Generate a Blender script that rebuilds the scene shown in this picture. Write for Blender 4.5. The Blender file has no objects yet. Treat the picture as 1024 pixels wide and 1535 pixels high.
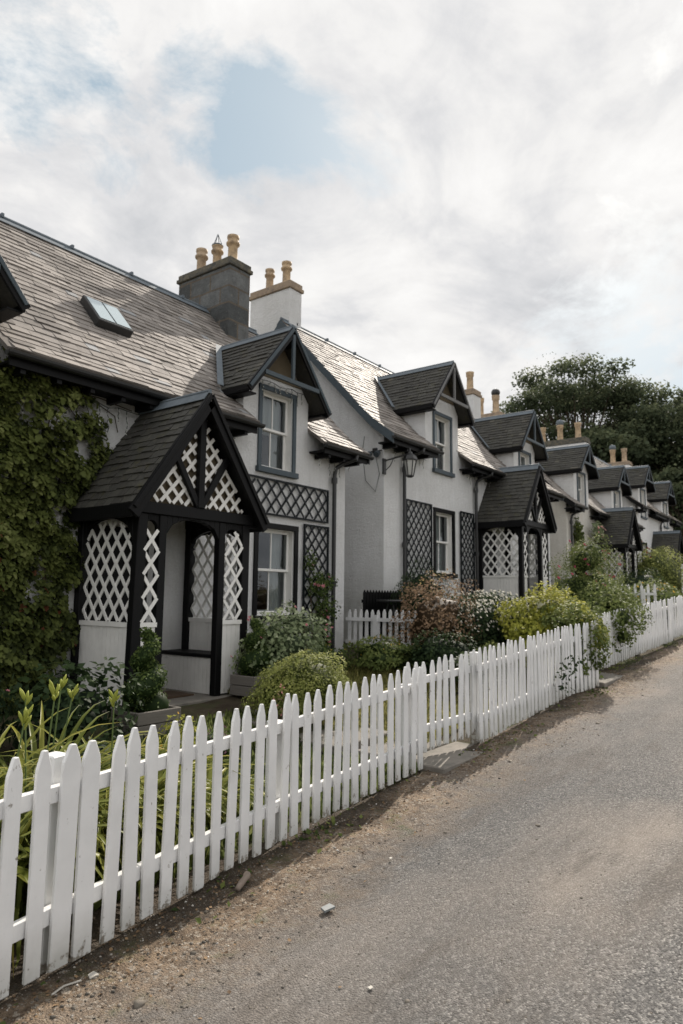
import bpy, math, random
import numpy as np
from mathutils import Vector, Matrix
random.seed(7); rng = np.random.default_rng(11)
R = math.radians
sc = bpy.context.scene
COL = sc.collection

# ------------------------------------------------------------------ helpers
def smooth(a, b, x):
    t = min(1, max(0, (x-a)/(b-a))); return t*t*(3-2*t)
def street(x):
    if x < 3: return 0.0
    if x < 6: return .058*(x-3)**2/6
    if x < 16.5: return .087+.058*(x-6)
    if x < 60: return .696+.035*(x-16.5)
    return 2.22
def fence_y(x):
    return 2.55+.45*smooth(-1, 3.2, x)*1.0+.22*smooth(2.5, 6, x) if x < 6 else 3.2
def ground(x, y):
    g = street(x)
    g += .34*smooth(3.5, 6.2, y)
    if y < 3: g -= .06*smooth(1.5, 3.1, y)*0
    return g

class MB:
    def __init__(s): s.v = []; s.f = []; s.m = []; s.t = []
    def add(s, vs, fs, m=0, t=.5):
        b = len(s.v); s.v.extend([tuple(p) for p in vs])
        for f in fs: s.f.append(tuple(b+i for i in f)); s.m.append(m); s.t.append(t)
        return s
    def box(s, x0, x1, y0, y1, z0, z1, m=0, t=.5):
        vs = [(x0,y0,z0),(x1,y0,z0),(x1,y1,z0),(x0,y1,z0),(x0,y0,z1),(x1,y0,z1),(x1,y1,z1),(x0,y1,z1)]
        return s.add(vs, [(0,3,2,1),(4,5,6,7),(0,1,5,4),(1,2,6,5),(2,3,7,6),(3,0,4,7)], m, t)
    def obox(s, o, a, b, c, m=0, t=.5):
        o, a, b, c = map(Vector, (o, a, b, c))
        vs = [o, o+a, o+a+b, o+b, o+c, o+a+c, o+a+b+c, o+b+c]
        return s.add(vs, [(0,3,2,1),(4,5,6,7),(0,1,5,4),(1,2,6,5),(2,3,7,6),(3,0,4,7)], m, t)
    def beam(s, p0, p1, w, h, side=(0,1,0), m=0, t=.5):
        # w along side axis, h perpendicular to side and beam
        p0 = Vector(p0); p1 = Vector(p1); d = (p1-p0); n = d.normalized()
        a = Vector(side); a = (a-n*a.dot(n)).normalized(); b = n.cross(a)
        return s.obox(p0-a*w/2-b*h/2, d, a*w, b*h, m, t)
    def prism(s, pts, off, m=0, t=.5):
        off = Vector(off); n = len(pts)
        vs = [Vector(p) for p in pts]+[Vector(p)+off for p in pts]
        fs = [tuple(range(n))[::-1], tuple(range(n, 2*n))]+[(i, (i+1) % n, (i+1) % n+n, i+n) for i in range(n)]
        return s.add(vs, fs, m, t)
    def tube(s, pts, r, n=6, m=0, t=.5, cap=True):
        pts = [Vector(p) for p in pts]; b = len(s.v); k = len(pts)
        for i, p in enumerate(pts):
            d = (pts[min(i+1, k-1)]-pts[max(i-1, 0)])
            d = d.normalized() if d.length > 1e-9 else Vector((0,0,1))
            a = d.orthogonal() if i == 0 else (a-d*a.dot(d))
            a = a.normalized() if a.length > 1e-6 else d.orthogonal().normalized()
            c = d.cross(a); rr = r[i] if hasattr(r, '__len__') else r
            for j in range(n):
                q = 2*math.pi*j/n; s.v.append(tuple(p+(a*math.cos(q)+c*math.sin(q))*rr))
        for i in range(k-1):
            for j in range(n):
                s.f.append((b+i*n+j, b+i*n+(j+1) % n, b+(i+1)*n+(j+1) % n, b+(i+1)*n+j)); s.m.append(m); s.t.append(t)
        if cap:
            s.f.append(tuple(b+j for j in range(n))[::-1]); s.m.append(m); s.t.append(t)
            s.f.append(tuple(b+(k-1)*n+j for j in range(n))); s.m.append(m); s.t.append(t)
        return s
    def lathe(s, prof, c=(0,0,0), n=20, m=0, t=.5):
        b = len(s.v)
        for r, z in prof:
            for j in range(n):
                q = 2*math.pi*j/n; s.v.append((c[0]+r*math.cos(q), c[1]+r*math.sin(q), c[2]+z))
        for i in range(len(prof)-1):
            for j in range(n):
                s.f.append((b+i*n+j, b+i*n+(j+1) % n, b+(i+1)*n+(j+1) % n, b+(i+1)*n+j)); s.m.append(m); s.t.append(t)
        return s
    def mesh(s, name, mats, smoothf=False):
        me = bpy.data.meshes.new(name); me.from_pydata(s.v, [], s.f)
        mats = mats if isinstance(mats, (list, tuple)) else [mats]
        for x in mats: me.materials.append(x)
        n = len(me.polygons)
        me.polygons.foreach_set('material_index', s.m[:n])
        me.polygons.foreach_set('use_smooth', [smoothf]*n)
        at = me.attributes.new('tint', 'FLOAT', 'FACE'); at.data.foreach_set('value', s.t[:n])
        me.update(); return me
    def build(s, name, mats, parent=None, sm=False, bevel=0, loc=None):
        o = bpy.data.objects.new(name, s.mesh(name, mats, sm)); COL.objects.link(o)
        if parent: o.parent = parent
        if loc: o.location = loc
        if bevel:
            b = o.modifiers.new('Bevel', 'BEVEL'); b.width = bevel; b.segments = 1; b.limit_method = 'ANGLE'; b.angle_limit = R(40)
        return o

def instance(mesh, name, parent, loc=(0,0,0), rot=(0,0,0), scale=None):
    o = bpy.data.objects.new(name, mesh); COL.objects.link(o); o.parent = parent; o.location = loc; o.rotation_euler = rot
    if scale: o.scale = scale
    return o
def tag(o, label, cat, group=None, kind=None):
    if label: o['label'] = label
    if cat: o['category'] = cat
    if group: o['group'] = group
    if kind: o['kind'] = kind
    return o
def thing(name, label, cat, loc=(0,0,0), group=None, rz=0):
    o = bpy.data.objects.new(name, None); COL.objects.link(o); o.location = loc; o.rotation_euler = (0,0,rz)
    o.empty_display_size = .1
    return tag(o, label, cat, group)

# ------------------------------------------------------------------ materials
class NT:
    def __init__(s, name):
        s.mat = bpy.data.materials.new(name); s.mat.use_nodes = True; s.n = s.mat.node_tree.nodes; s.l = s.mat.node_tree.links
        s.b = s.n['Principled BSDF']; s.out = s.n['Material Output']; s._tc = None
    def node(s, t, **k):
        o = s.n.new(t)
        for a, v in k.items(): setattr(o, a, v)
        return o
    def tc(s, which='Object'):
        if not s._tc: s._tc = s.node('ShaderNodeTexCoord')
        return s._tc.outputs[which]
    def geo(s): return s.node('ShaderNodeNewGeometry').outputs['Position']
    def noise(s, scale, detail=4, rough=.55, vec=None, dist=0, out='Fac'):
        o = s.node('ShaderNodeTexNoise'); o.inputs['Scale'].default_value = scale; o.inputs['Detail'].default_value = detail
        o.inputs['Roughness'].default_value = rough; o.inputs['Distortion'].default_value = dist
        s.l.new(vec if vec else s.geo(), o.inputs['Vector']); return o.outputs[out]
    def vor(s, scale, vec=None, feature='F1', out='Distance', rnd=1):
        o = s.node('ShaderNodeTexVoronoi', feature=feature); o.inputs['Scale'].default_value = scale; o.inputs['Randomness'].default_value = rnd
        s.l.new(vec if vec else s.geo(), o.inputs['Vector']); return o.outputs[out]
    def mapping(s, vec, scale=(1,1,1), loc=(0,0,0), rot=(0,0,0)):
        o = s.node('ShaderNodeMapping'); o.inputs['Scale'].default_value = scale; o.inputs['Location'].default_value = loc; o.inputs['Rotation'].default_value = rot
        s.l.new(vec, o.inputs['Vector']); return o.outputs[0]
    def ramp(s, fac, stops):
        o = s.node('ShaderNodeValToRGB'); e = o.color_ramp.elements
        while len(e) < len(stops): e.new(.5)
        for i, (p, c) in enumerate(stops):
            e[i].position = p; e[i].color = (*c, 1) if hasattr(c, '__len__') else (c, c, c, 1)
        s.l.new(fac, o.inputs[0]); return o.outputs[0]
    def mix(s, fac, a, b, mode='MIX'):
        o = s.node('ShaderNodeMix', data_type='RGBA', blend_type=mode)
        for k, v in ((0, fac), (6, a), (7, b)):
            if hasattr(v, 'links') or isinstance(v, bpy.types.NodeSocket): s.l.new(v, o.inputs[k])
            elif k == 0: o.inputs[0].default_value = v
            else: o.inputs[k].default_value = (*v, 1) if hasattr(v, '__len__') else (v, v, v, 1)
        return o.outputs[2]
    def math(s, op, a, b=0, c=None, clamp=False):
        o = s.node('ShaderNodeMath', operation=op, use_clamp=clamp)
        for i, v in enumerate((a, b, c)):
            if v is None: continue
            if isinstance(v, bpy.types.NodeSocket): s.l.new(v, o.inputs[i])
            else: o.inputs[i].default_value = v
        return o.outputs[0]
    def sep(s, vec):
        o = s.node('ShaderNodeSeparateXYZ'); s.l.new(vec, o.inputs[0]); return o.outputs
    def comb(s, x, y, z):
        o = s.node('ShaderNodeCombineXYZ')
        for i, v in enumerate((x, y, z)):
            if isinstance(v, bpy.types.NodeSocket): s.l.new(v, o.inputs[i])
            else: o.inputs[i].default_value = v
        return o.outputs[0]
    def attr(s, name='tint'):
        return s.node('ShaderNodeAttribute', attribute_name=name).outputs['Fac']
    def rnd(s): return s.node('ShaderNodeObjectInfo').outputs['Random']
    def bump(s, h, strength=.5, dist=.01, prev=None):
        o = s.node('ShaderNodeBump'); o.inputs['Strength'].default_value = strength; o.inputs['Distance'].default_value = dist
        s.l.new(h, o.inputs['Height'])
        if prev: s.l.new(prev, o.inputs['Normal'])
        return o.outputs[0]
    def done(s, col=None, rough=None, normal=None, spec=None, metal=None):
        for key, v in (('Base Color', col), ('Roughness', rough), ('Normal', normal), ('Specular IOR Level', spec), ('Metallic', metal)):
            if v is None: continue
            if isinstance(v, bpy.types.NodeSocket): s.l.new(v, s.b.inputs[key])
            else: s.b.inputs[key].default_value = (*v, 1) if hasattr(v, '__len__') else v
        return s.mat

M = {}
def mk_harl(name, a, b):
    t = NT(name); g = t.geo(); x, y, z = t.sep(g)
    st = t.noise(1, 4, .6, t.comb(t.math('MULTIPLY', t.math('ADD', x, y), 7), 0, t.math('MULTIPLY', z, .7)))
    c = t.mix(t.ramp(t.noise(1.1, 6, .65), [(.3, 0), (.72, 1)]), a, b)
    c = t.mix(t.math('MULTIPLY', t.ramp(st, [(.5, 0), (.75, 1)]), .28), c, tuple(v*.72 for v in b))
    oz = t.sep(t.tc('Object'))[2]; dmp = t.math('MULTIPLY', t.math('SUBTRACT', 1.0, oz, clamp=True), t.noise(3, 5, .7))
    c = t.mix(t.math('MULTIPLY', dmp, .9, clamp=True), c, (.33,.33,.27))
    fine = t.noise(1, 5, .65, t.comb(t.math('MULTIPLY', t.math('ADD', x, y), 16), 0, t.math('MULTIPLY', z, .9))); c = t.mix(t.math('MULTIPLY', t.ramp(fine, [(.58, 0), (.7, 1)]), .22), c, (.42,.41,.38))
    c = t.mix(t.math('MULTIPLY', t.ramp(t.noise(45, 3, .7), [(.35, 1), (.6, 0)]), .22), c, tuple(v*.7 for v in b))
    n = t.bump(t.noise(32, 5, .8), 1.0, .035); n = t.bump(t.noise(5, 3), .5, .04, n)
    return t.done(c, .88, n, .25)
M['harl'] = mk_harl('white_harling', (.82,.825,.83), (.70,.70,.69))
M['harl_cream'] = mk_harl('cream_harling', (.75,.73,.69), (.62,.59,.53))
def mk_paint(name, c0, wood, chip=.55, low=0., rough=.45):
    t = NT(name); o = t.tc('Object'); x, y, z = t.sep(o)
    gv = t.comb(t.math('MULTIPLY', x, 40), t.math('MULTIPLY', y, 40), t.math('MULTIPLY', z, 3))
    rv = t.node('ShaderNodeVectorMath', operation='ADD'); t.l.new(gv, rv.inputs[0])
    q = t.math('MULTIPLY', t.rnd(), 50); t.l.new(t.comb(q, q, q), rv.inputs[1])
    grain = t.noise(1, 5, .6, rv.outputs[0])
    rv2 = t.node('ShaderNodeVectorMath', operation='ADD'); t.l.new(o, rv2.inputs[0]); t.l.new(t.comb(q, q, q), rv2.inputs[1])
    pat = t.noise(22, 5, .7, rv2.outputs[0]); blot = t.noise(4, 4, .6, rv2.outputs[0])
    th = t.math('ADD', t.math('MULTIPLY', pat, .75), t.math('MULTIPLY', grain, .35))
    if low: th = t.math('ADD', th, t.math('MULTIPLY', t.math('SUBTRACT', low, z, clamp=True), 1.6))
    m = t.ramp(th, [(chip+.10, 0), (chip+.16, 1)])
    c = t.mix(t.ramp(blot, [(.3, 0), (.75, 1)]), c0, tuple(v*.82 for v in c0))
    c = t.mix(t.math('MULTIPLY', t.rnd(), .25), c, tuple(v*.8 for v in c0))
    if low:
        dirt = t.math('MULTIPLY', t.math('SUBTRACT', .22, z, clamp=True), 3.0)
        c = t.mix(t.math('MULTIPLY', dirt, blot), c, (.16,.15,.08))
    c = t.mix(m, c, wood)
    n = t.bump(grain, .55, .004); n = t.bump(m, -.5, .002, n)
    return t.done(c, rough, n, .4 if c0[0] > .3 else .14)
M['picket'] = mk_paint('white_fence_paint', (.76,.765,.765), (.20,.18,.15), .575, .09)
M['white'] = mk_paint('white_joinery_paint', (.80,.79,.76), (.3,.28,.25), .72)
M['black'] = mk_paint('black_gloss_paint', (.006,.006,.0065), (.02,.018,.016), .60, 0, .5)
M['trellis'] = mk_paint('dark_trellis_paint', (.007,.010,.012), (.03,.03,.03), .70)
M['bluegrey'] = mk_paint('blue_grey_paint', (.075,.095,.11), (.03,.03,.03), .55)
M['greywood'] = mk_paint('weathered_grey_wood', (.20,.20,.20), (.07,.07,.07), .52, 0, .7)
M['brownwood'] = mk_paint('brown_boarding', (.13,.105,.07), (.07,.05,.03), .6, 0, .8)
def mk_slate(name, stops, moss, rough=.42, lich=.5):
    t = NT(name); a = t.attr(); c = t.ramp(a, stops); g = t.geo()
    c = t.mix(t.math('MULTIPLY', t.noise(30, 5, .7), .5), c, t.mix(.5, c, (.30,.27,.23)))
    c = t.mix(t.math('MULTIPLY', t.ramp(t.noise(6, 6, .75), [(.55, 0), (.68, 1)]), moss), c, (.075,.07,.025))
    c = t.mix(t.math('MULTIPLY', t.ramp(t.noise(1.2, 3, .6), [(.45, 0), (.7, 1)]), .35), c, (.03,.03,.03))
    c = t.mix(t.math('MULTIPLY', t.ramp(t.noise(9, 3, .6), [(.60, 0), (.68, 1)]), .45*moss), c, (.16,.145,.11))
    r = t.math('ADD', rough-.1, t.math('MULTIPLY', t.noise(14, 4, .7), .25))
    n = t.bump(t.noise(55, 5, .7), .5, .006)
    return t.done(c, r, n, lich)
M['slate'] = mk_slate('weathered_brown_slate', [(0, (.14,.126,.117)), (.5, (.26,.235,.217)), (.85, (.35,.32,.295)), (1, (.30,.31,.32))], .22, .68, .22)
M['slate_dark'] = mk_slate('dark_grey_slate', [(0, (.012,.013,.013)), (.55, (.024,.027,.025)), (.9, (.050,.051,.043)), (1, (.085,.08,.065))], .55, .6, .2)
t = NT('lead'); M['lead'] = t.done(t.mix(t.noise(9, 5), (.08,.10,.12), (.16,.19,.215)), .7, t.bump(t.noise(20, 3), .3, .01), .5)
t = NT('grey_stone_blocks'); g = t.tc('Object'); x, y, z = t.sep(g)
bt = t.node('ShaderNodeTexBrick'); t.l.new(t.comb(t.math('ADD', x, y), t.math('ADD', z, t.math('MULTIPLY', t.noise(2.5, 2), .06)), 0), bt.inputs['Vector'])
for k, v in (('Scale', 1), ('Brick Width', .58), ('Row Height', .34), ('Mortar Size', .022), ('Mortar Smooth', .3), ('Bias', 0)): bt.inputs[k].default_value = v
bt.inputs['Color1'].default_value = (.07,.076,.078,1); bt.inputs['Color2'].default_value = (.25,.26,.26,1); bt.inputs['Mortar'].default_value = (.17,.14,.11,1)
c = t.mix(t.ramp(t.noise(5, 6, .7), [(.35, 0), (.7, 1)]), bt.outputs['Color'], t.mix(.5, bt.outputs['Color'], (.04,.038,.035)))
c = t.mix(t.math('MULTIPLY', t.ramp(t.noise(13, 4, .7), [(.6, 0), (.7, 1)]), .5), c, (.28,.27,.23))
n = t.bump(bt.outputs['Fac'], -1, .03); n = t.bump(t.noise(11, 8, .75), 1, .06, n); M['stone'] = t.done(c, .85, n, .2)
t = NT('sandstone'); M['sand'] = t.done(t.mix(t.ramp(t.noise(7, 5, .7), [(.35, 0), (.7, 1)]), (.36,.28,.20), (.20,.16,.13)), .85, t.bump(t.noise(40, 4), .5, .01), .2)
t = NT('cap_stone_dark'); M['capdark'] = t.done(t.mix(t.ramp(t.noise(9, 5, .7), [(.4, 0), (.66, 1)]), (.075,.075,.07), (.17,.15,.11)), .9, t.bump(t.noise(30, 5), .7, .015), .2)
t = NT('buff_clay'); g = t.tc('Object')
M['clay'] = t.done(t.mix(t.ramp(t.noise(8, 5, .7), [(.4, 0), (.75, 1)]), t.mix(t.rnd(), (.52,.38,.23), (.45,.34,.23)), (.16,.12,.09)), .7, t.bump(t.noise(40, 3), .3, .01), .3)
t = NT('paving_stone'); M['paving'] = t.done(t.mix(t.ramp(t.noise(5, 6, .7), [(.35, 0), (.7, 1)]), (.22,.20,.175), (.12,.115,.10)), .85, t.bump(t.noise(60, 5, .7), .5, .008), .25)
t = NT('planter_wood'); M['planter'] = t.done(t.mix(t.noise(1, 4, .6, t.mapping(t.tc('Object'), (4, 4, 60))), (.20,.185,.165), (.10,.09,.08)), .85, t.bump(t.noise(1, 4, .6, t.mapping(t.tc('Object'), (4, 4, 60))), .4, .006), .2)
t = NT('doormat_coir'); M['mat'] = t.done(t.mix(t.noise(150, 2), (.10,.06,.03), (.03,.02,.015)), .95)
t = NT('bark'); M['bark'] = t.done(t.mix(t.noise(1, 5, .7, t.mapping(t.geo(), (14, 14, 3))), (.045,.035,.025), (.13,.10,.075)), .9, t.bump(t.noise(1, 5, .7, t.mapping(t.geo(), (14, 14, 3))), .8, .03), .2)
t = NT('green_stem'); M['stem'] = t.done((.08,.12,.03), .6)
t = NT('cast_iron'); M['iron'] = t.done(t.mix(t.noise(20, 4), (.010,.011,.012), (.025,.025,.025)), .42, t.bump(t.noise(60, 3), .2, .003), .5)
t = NT('cable'); M['cable'] = t.done((.03,.035,.03), .6)
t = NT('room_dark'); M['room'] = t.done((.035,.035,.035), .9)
t = NT('curtain_cloth'); fv = t.noise(1, 2, .5, t.mapping(t.tc('Object'), (22, 1, .6))); M['curtain'] = t.done(t.mix(fv, (.75,.75,.73), (.42,.42,.42)), .9, t.bump(fv, .8, .03), .1)
# window glass
t = NT('window_glass'); gl = t.node('ShaderNodeBsdfGlossy'); gl.inputs['Roughness'].default_value = .02; gl.inputs['Color'].default_value = (.85,.9,.95,1)
tr = t.node('ShaderNodeBsdfTransparent'); tr.inputs['Color'].default_value = (.75,.8,.8,1)
fr = t.node('ShaderNodeFresnel'); fr.inputs['IOR'].default_value = 1.7
nb = t.bump(t.noise(3, 2), .05, .02); t.l.new(nb, gl.inputs['Normal']); t.l.new(nb, fr.inputs['Normal'])
mx = t.node('ShaderNodeMixShader'); t.l.new(fr.outputs[0], mx.inputs[0]); t.l.new(tr.outputs[0], mx.inputs[1]); t.l.new(gl.outputs[0], mx.inputs[2]); t.l.new(mx.outputs[0], t.out.inputs['Surface']); M['glass'] = t.mat
t = NT('skylight_glass'); M['skyglass'] = t.done((.42,.50,.53), .15, None, .8)
t = NT('frosted_lantern_glass'); M['lampglass'] = t.done((.45,.45,.43), .3, None, .5)
def mk_leaf(name, stops, trans=.35, rough=.6, spec=.14, shift=None):
    t = NT(name); a = t.attr(); c = t.ramp(a, stops)
    c = t.mix(t.math('MULTIPLY', t.noise(2.2, 3), .35), c, t.mix(.6, c, stops[0][1]))
    c = t.mix(.8, c, c)
    t.done(c, rough, None, spec)
    tl = t.node('ShaderNodeBsdfTranslucent'); hs = t.node('ShaderNodeHueSaturation'); hs.inputs['Saturation'].default_value = .85; hs.inputs['Value'].default_value = 1.35
    t.l.new(c, hs.inputs['Color']); t.l.new(hs.outputs[0], tl.inputs['Color'])
    mx = t.node('ShaderNodeMixShader'); mx.inputs[0].default_value = trans
    t.l.new(t.b.outputs[0], mx.inputs[1]); t.l.new(tl.outputs[0], mx.inputs[2]); t.l.new(mx.outputs[0], t.out.inputs['Surface']); return t.mat
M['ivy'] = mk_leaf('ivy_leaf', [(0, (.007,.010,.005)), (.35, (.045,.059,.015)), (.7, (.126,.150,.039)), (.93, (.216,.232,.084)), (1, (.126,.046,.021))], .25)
M['dark'] = mk_leaf('dark_leaf', [(0, (.009,.020,.009)), (.5, (.027,.047,.018)), (1, (.059,.093,.031))], .25)
M['mid'] = mk_leaf('mid_leaf', [(0, (.032,.051,.014)), (.5, (.105,.138,.036)), (1, (.212,.239,.072))])
M['box'] = mk_leaf('box_leaf', [(0, (.021,.039,.011)), (.5, (.067,.105,.029)), (1, (.149,.194,.051))], .3)
M['yellow'] = mk_leaf('yellow_green_leaf', [(0, (.064,.082,.010)), (.5, (.221,.234,.030)), (1, (.414,.398,.060))], .4)
M['lime'] = mk_leaf('light_green_leaf', [(0, (.067,.084,.022)), (.5, (.200,.228,.058)), (1, (.367,.380,.116))], .4)
M['pale'] = mk_leaf('pale_leaf', [(0, (.065,.090,.047)), (.5, (.195,.244,.125)), (.8, (.357,.406,.234)), (1, (.617,.650,.468))], .35)
M['varieg'] = mk_leaf('variegated_leaf', [(0, (.03,.05,.02)), (.5, (.07,.10,.04)), (.72, (.09,.12,.05)), (.78, (.55,.57,.5)), (1, (.65,.66,.6))], .3)
M['brown'] = mk_leaf('brown_faded_leaf', [(0, (.055,.036,.019)), (.5, (.187,.122,.072)), (.8, (.281,.186,.117)), (1, (.343,.272,.104))], .3)
M['lily'] = mk_leaf('daylily_leaf', [(0, (.078,.100,.019)), (.5, (.188,.213,.045)), (.9, (.329,.312,.064)), (1, (.510,.350,.089))], .4, .38)
M['grass'] = mk_leaf('grass_blade', [(0, (.097,.105,.031)), (.5, (.209,.210,.062)), (1, (.386,.336,.123))], .35)
M['tree'] = mk_leaf('tree_leaf', [(0, (.028,.041,.023)), (.5, (.076,.096,.050)), (1, (.183,.203,.102))], .35)
def petal(name, c, c2=None):
    c2 = c2 or tuple(v*.7 for v in c)
    return mk_leaf(name, [(0, c2), (1, c)], .3, .6, .2)
M['pink'] = petal('pink_petal', (.75,.33,.36), (.55,.2,.25)); M['blush'] = petal('blush_petal', (.85,.62,.55), (.75,.4,.38)); M['magenta'] = petal('magenta_petal', (.45,.06,.12), (.3,.04,.09))
M['whitep'] = petal('white_petal', (.80,.78,.72), (.6,.58,.5)); M['mauve'] = petal('mauve_petal', (.32,.17,.22), (.2,.1,.14))
M['yellowp'] = petal('yellow_petal', (.72,.52,.06), (.6,.35,.05)); M['red'] = petal('red_petal', (.4,.03,.03)); M['budp'] = petal('bud_petal', (.42,.42,.08), (.25,.3,.06))
# ground surfaces
t = NT('garden_soil'); c = t.mix(t.ramp(t.noise(3, 6, .7), [(.35, 0), (.7, 1)]), (.05,.038,.027), (.10,.085,.055))
c = t.mix(t.ramp(t.noise(.8, 5, .7), [(.45, 0), (.6, 1)]), c, (.06,.075,.025)); M['soil'] = t.done(c, .95, t.bump(t.noise(25, 6, .75), 1, .03), .15)
t = NT('road_surface'); g = t.geo(); x, y, z = t.sep(g)
wob = t.math('MULTIPLY', t.math('SUBTRACT', t.noise(.9, 5, .65), .5), 1.1); wob2 = t.math('MULTIPLY', t.math('SUBTRACT', t.noise(9, 5, .75), .5), .55)
# distance from the fence line: it runs out from 2.6 to 3.2
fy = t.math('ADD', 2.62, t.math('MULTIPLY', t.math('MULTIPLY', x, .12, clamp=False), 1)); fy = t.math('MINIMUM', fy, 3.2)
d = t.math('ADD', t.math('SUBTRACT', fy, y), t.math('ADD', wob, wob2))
verge = t.ramp(d, [(.22, 1), (.85, 0)])
far = t.ramp(t.math('MULTIPLY', x, .05), [(.28, 0), (.75, 1)])
dusty = t.math('MAXIMUM', t.ramp(t.noise(.38, 5, .62, t.mapping(g, (.6, 1.5, 1))), [(.42, 0), (.62, 1)]), t.math('MULTIPLY', far, .8))
asph = t.mix(t.noise(2.5, 4, .6), (.15,.145,.14), (.235,.222,.21))
cell = t.vor(95, out='Color'); agg = t.ramp(t.sep(cell)[0], [(0, (.025,.025,.025)), (.3, (.11,.108,.105)), (.8, (.27,.262,.25)), (.97, (.52,.50,.47))])
asph = t.mix(.7, asph, agg)
dust = t.mix(t.noise(12, 5, .7), (.30,.258,.22), (.43,.375,.322))
band = t.ramp(t.math('ADD', d, t.math('MULTIPLY', t.noise(.6, 3), .8)), [(0, 0), (.5, .0), (.62, 1)]); band2 = t.ramp(t.math('MULTIPLY', d, .3), [(.42, 1), (.75, 0)])
asph = t.mix(t.math('MULTIPLY', band2, .55), asph, t.mix(agg, (.085,.085,.085), (.20,.195,.19)))
asph = t.mix(t.math('MULTIPLY', t.math('MULTIPLY', dusty, t.math('SUBTRACT', 1, t.math('MULTIPLY', band2, .45))), .85), asph, dust)
patch = t.ramp(t.noise(.9, 6, .7, t.mapping(g, (.5, 2.2, 1), (3, 1, 0))), [(.52, 0), (.60, 1)]); asph = t.mix(t.math('MULTIPLY', patch, .5), asph, t.mix(agg, (.09,.08,.07), (.24,.20,.17)))
cell2 = t.sep(t.vor(60, out='Color'))[1]
dirt = t.mix(t.ramp(t.noise(7, 6, .8), [(.36, 0), (.64, 1)]), (.085,.058,.036), (.36,.265,.18))
dirt = t.mix(t.ramp(cell2, [(.80, 0), (.9, 1)]), dirt, (.36,.31,.25))
dirt = t.mix(t.ramp(t.noise(3.5, 6, .75), [(.55, 0), (.66, 1)]), dirt, (.10,.105,.035))
dirt = t.mix(t.math('MULTIPLY', t.ramp(t.noise(30, 4, .8), [(.6, 0), (.66, 1)]), .7), dirt, (.035,.025,.018))
fence_shade = t.ramp(d, [(.04, 1), (.26, 0)]); dirt = t.mix(t.math('MULTIPLY', fence_shade, .85), dirt, (.045,.034,.024))  # fence's shadow strip deepened by painting the dirt darker along its foot
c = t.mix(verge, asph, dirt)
dead = t.ramp(t.noise(14, 6, .8), [(.66, 0), (.72, 1)]); c = t.mix(t.math('MULTIPLY', dead, .45), c, (.085,.06,.04))
h = t.math('ADD', t.math('MULTIPLY', t.vor(95), -.7), t.math('ADD', t.math('MULTIPLY', t.sep(cell)[2], .55), t.math('MULTIPLY', t.noise(160, 4, .8), .5)))
n = t.bump(h, 1.0, .02); n = t.bump(t.noise(2.2, 4), .5, .06, n)
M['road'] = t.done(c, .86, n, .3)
t = NT('pebble_stone'); M['pebble'] = t.done(t.ramp(t.attr(), [(0, (.035,.033,.03)), (.6, (.13,.115,.095)), (.92, (.24,.21,.175)), (1, (.50,.48,.45))]), .85, t.bump(t.noise(90, 3), .4, .004), .3)
t = NT('litter'); M['litter'] = t.done(t.ramp(t.attr(), [(0, (.05,.028,.014)), (.5, (.11,.065,.03)), (.9, (.22,.14,.07)), (1, (.38,.33,.25))]), .85)
t = NT('pale_driftwood'); M['drift'] = t.done(t.mix(t.noise(20, 5, .7), (.30,.25,.21), (.13,.10,.08)), .85, t.bump(t.noise(40, 4), .6, .008), .2)
t = NT('scrap_slate'); M['scrap'] = t.done((.17,.185,.19), .6, t.bump(t.noise(50, 4), .4, .004))
t = NT('scrap_white'); M['scrapw'] = t.done((.40,.38,.34), .7)
t = NT('light_glass_bulb'); M['bulb'] = t.done((.7,.7,.66), .2)

# ------------------------------------------------------------------ leaves
TPL = {
 'oval': (np.array([(0,0,0),(.36,.42,.07),(0,1,-.02),(-.36,.42,.07),(0,.5,-.03)]), [(0,1,4),(1,2,4),(0,4,3),(4,2,3)]),
 'slim': (np.array([(0,0,0),(.16,.45,.03),(0,1,-.06),(-.16,.45,.03)]), [(0,1,2),(0,2,3)]),
 'card': (np.array([(0,0,0),(.45,.3,.1),(.3,.85,0),(-.1,1,-.08),(-.45,.5,.08)]), [(0,1,2),(0,2,3),(0,3,4)]),
 'ivy': (np.array([(0,.25,-.05),(0,0,0),(.28,-.08,.03),(.5,.22,.05),(.3,.38,.02),(.33,.68,.04),(0,1,-.06),(-.33,.68,.04),(-.3,.38,.02),(-.5,.22,.05),(-.28,-.08,.03)]),
          [(0,1,2),(0,2,3),(0,3,4),(0,4,5),(0,5,6),(0,6,7),(0,7,8),(0,8,9),(0,9,10),(0,10,1)]),
}
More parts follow.
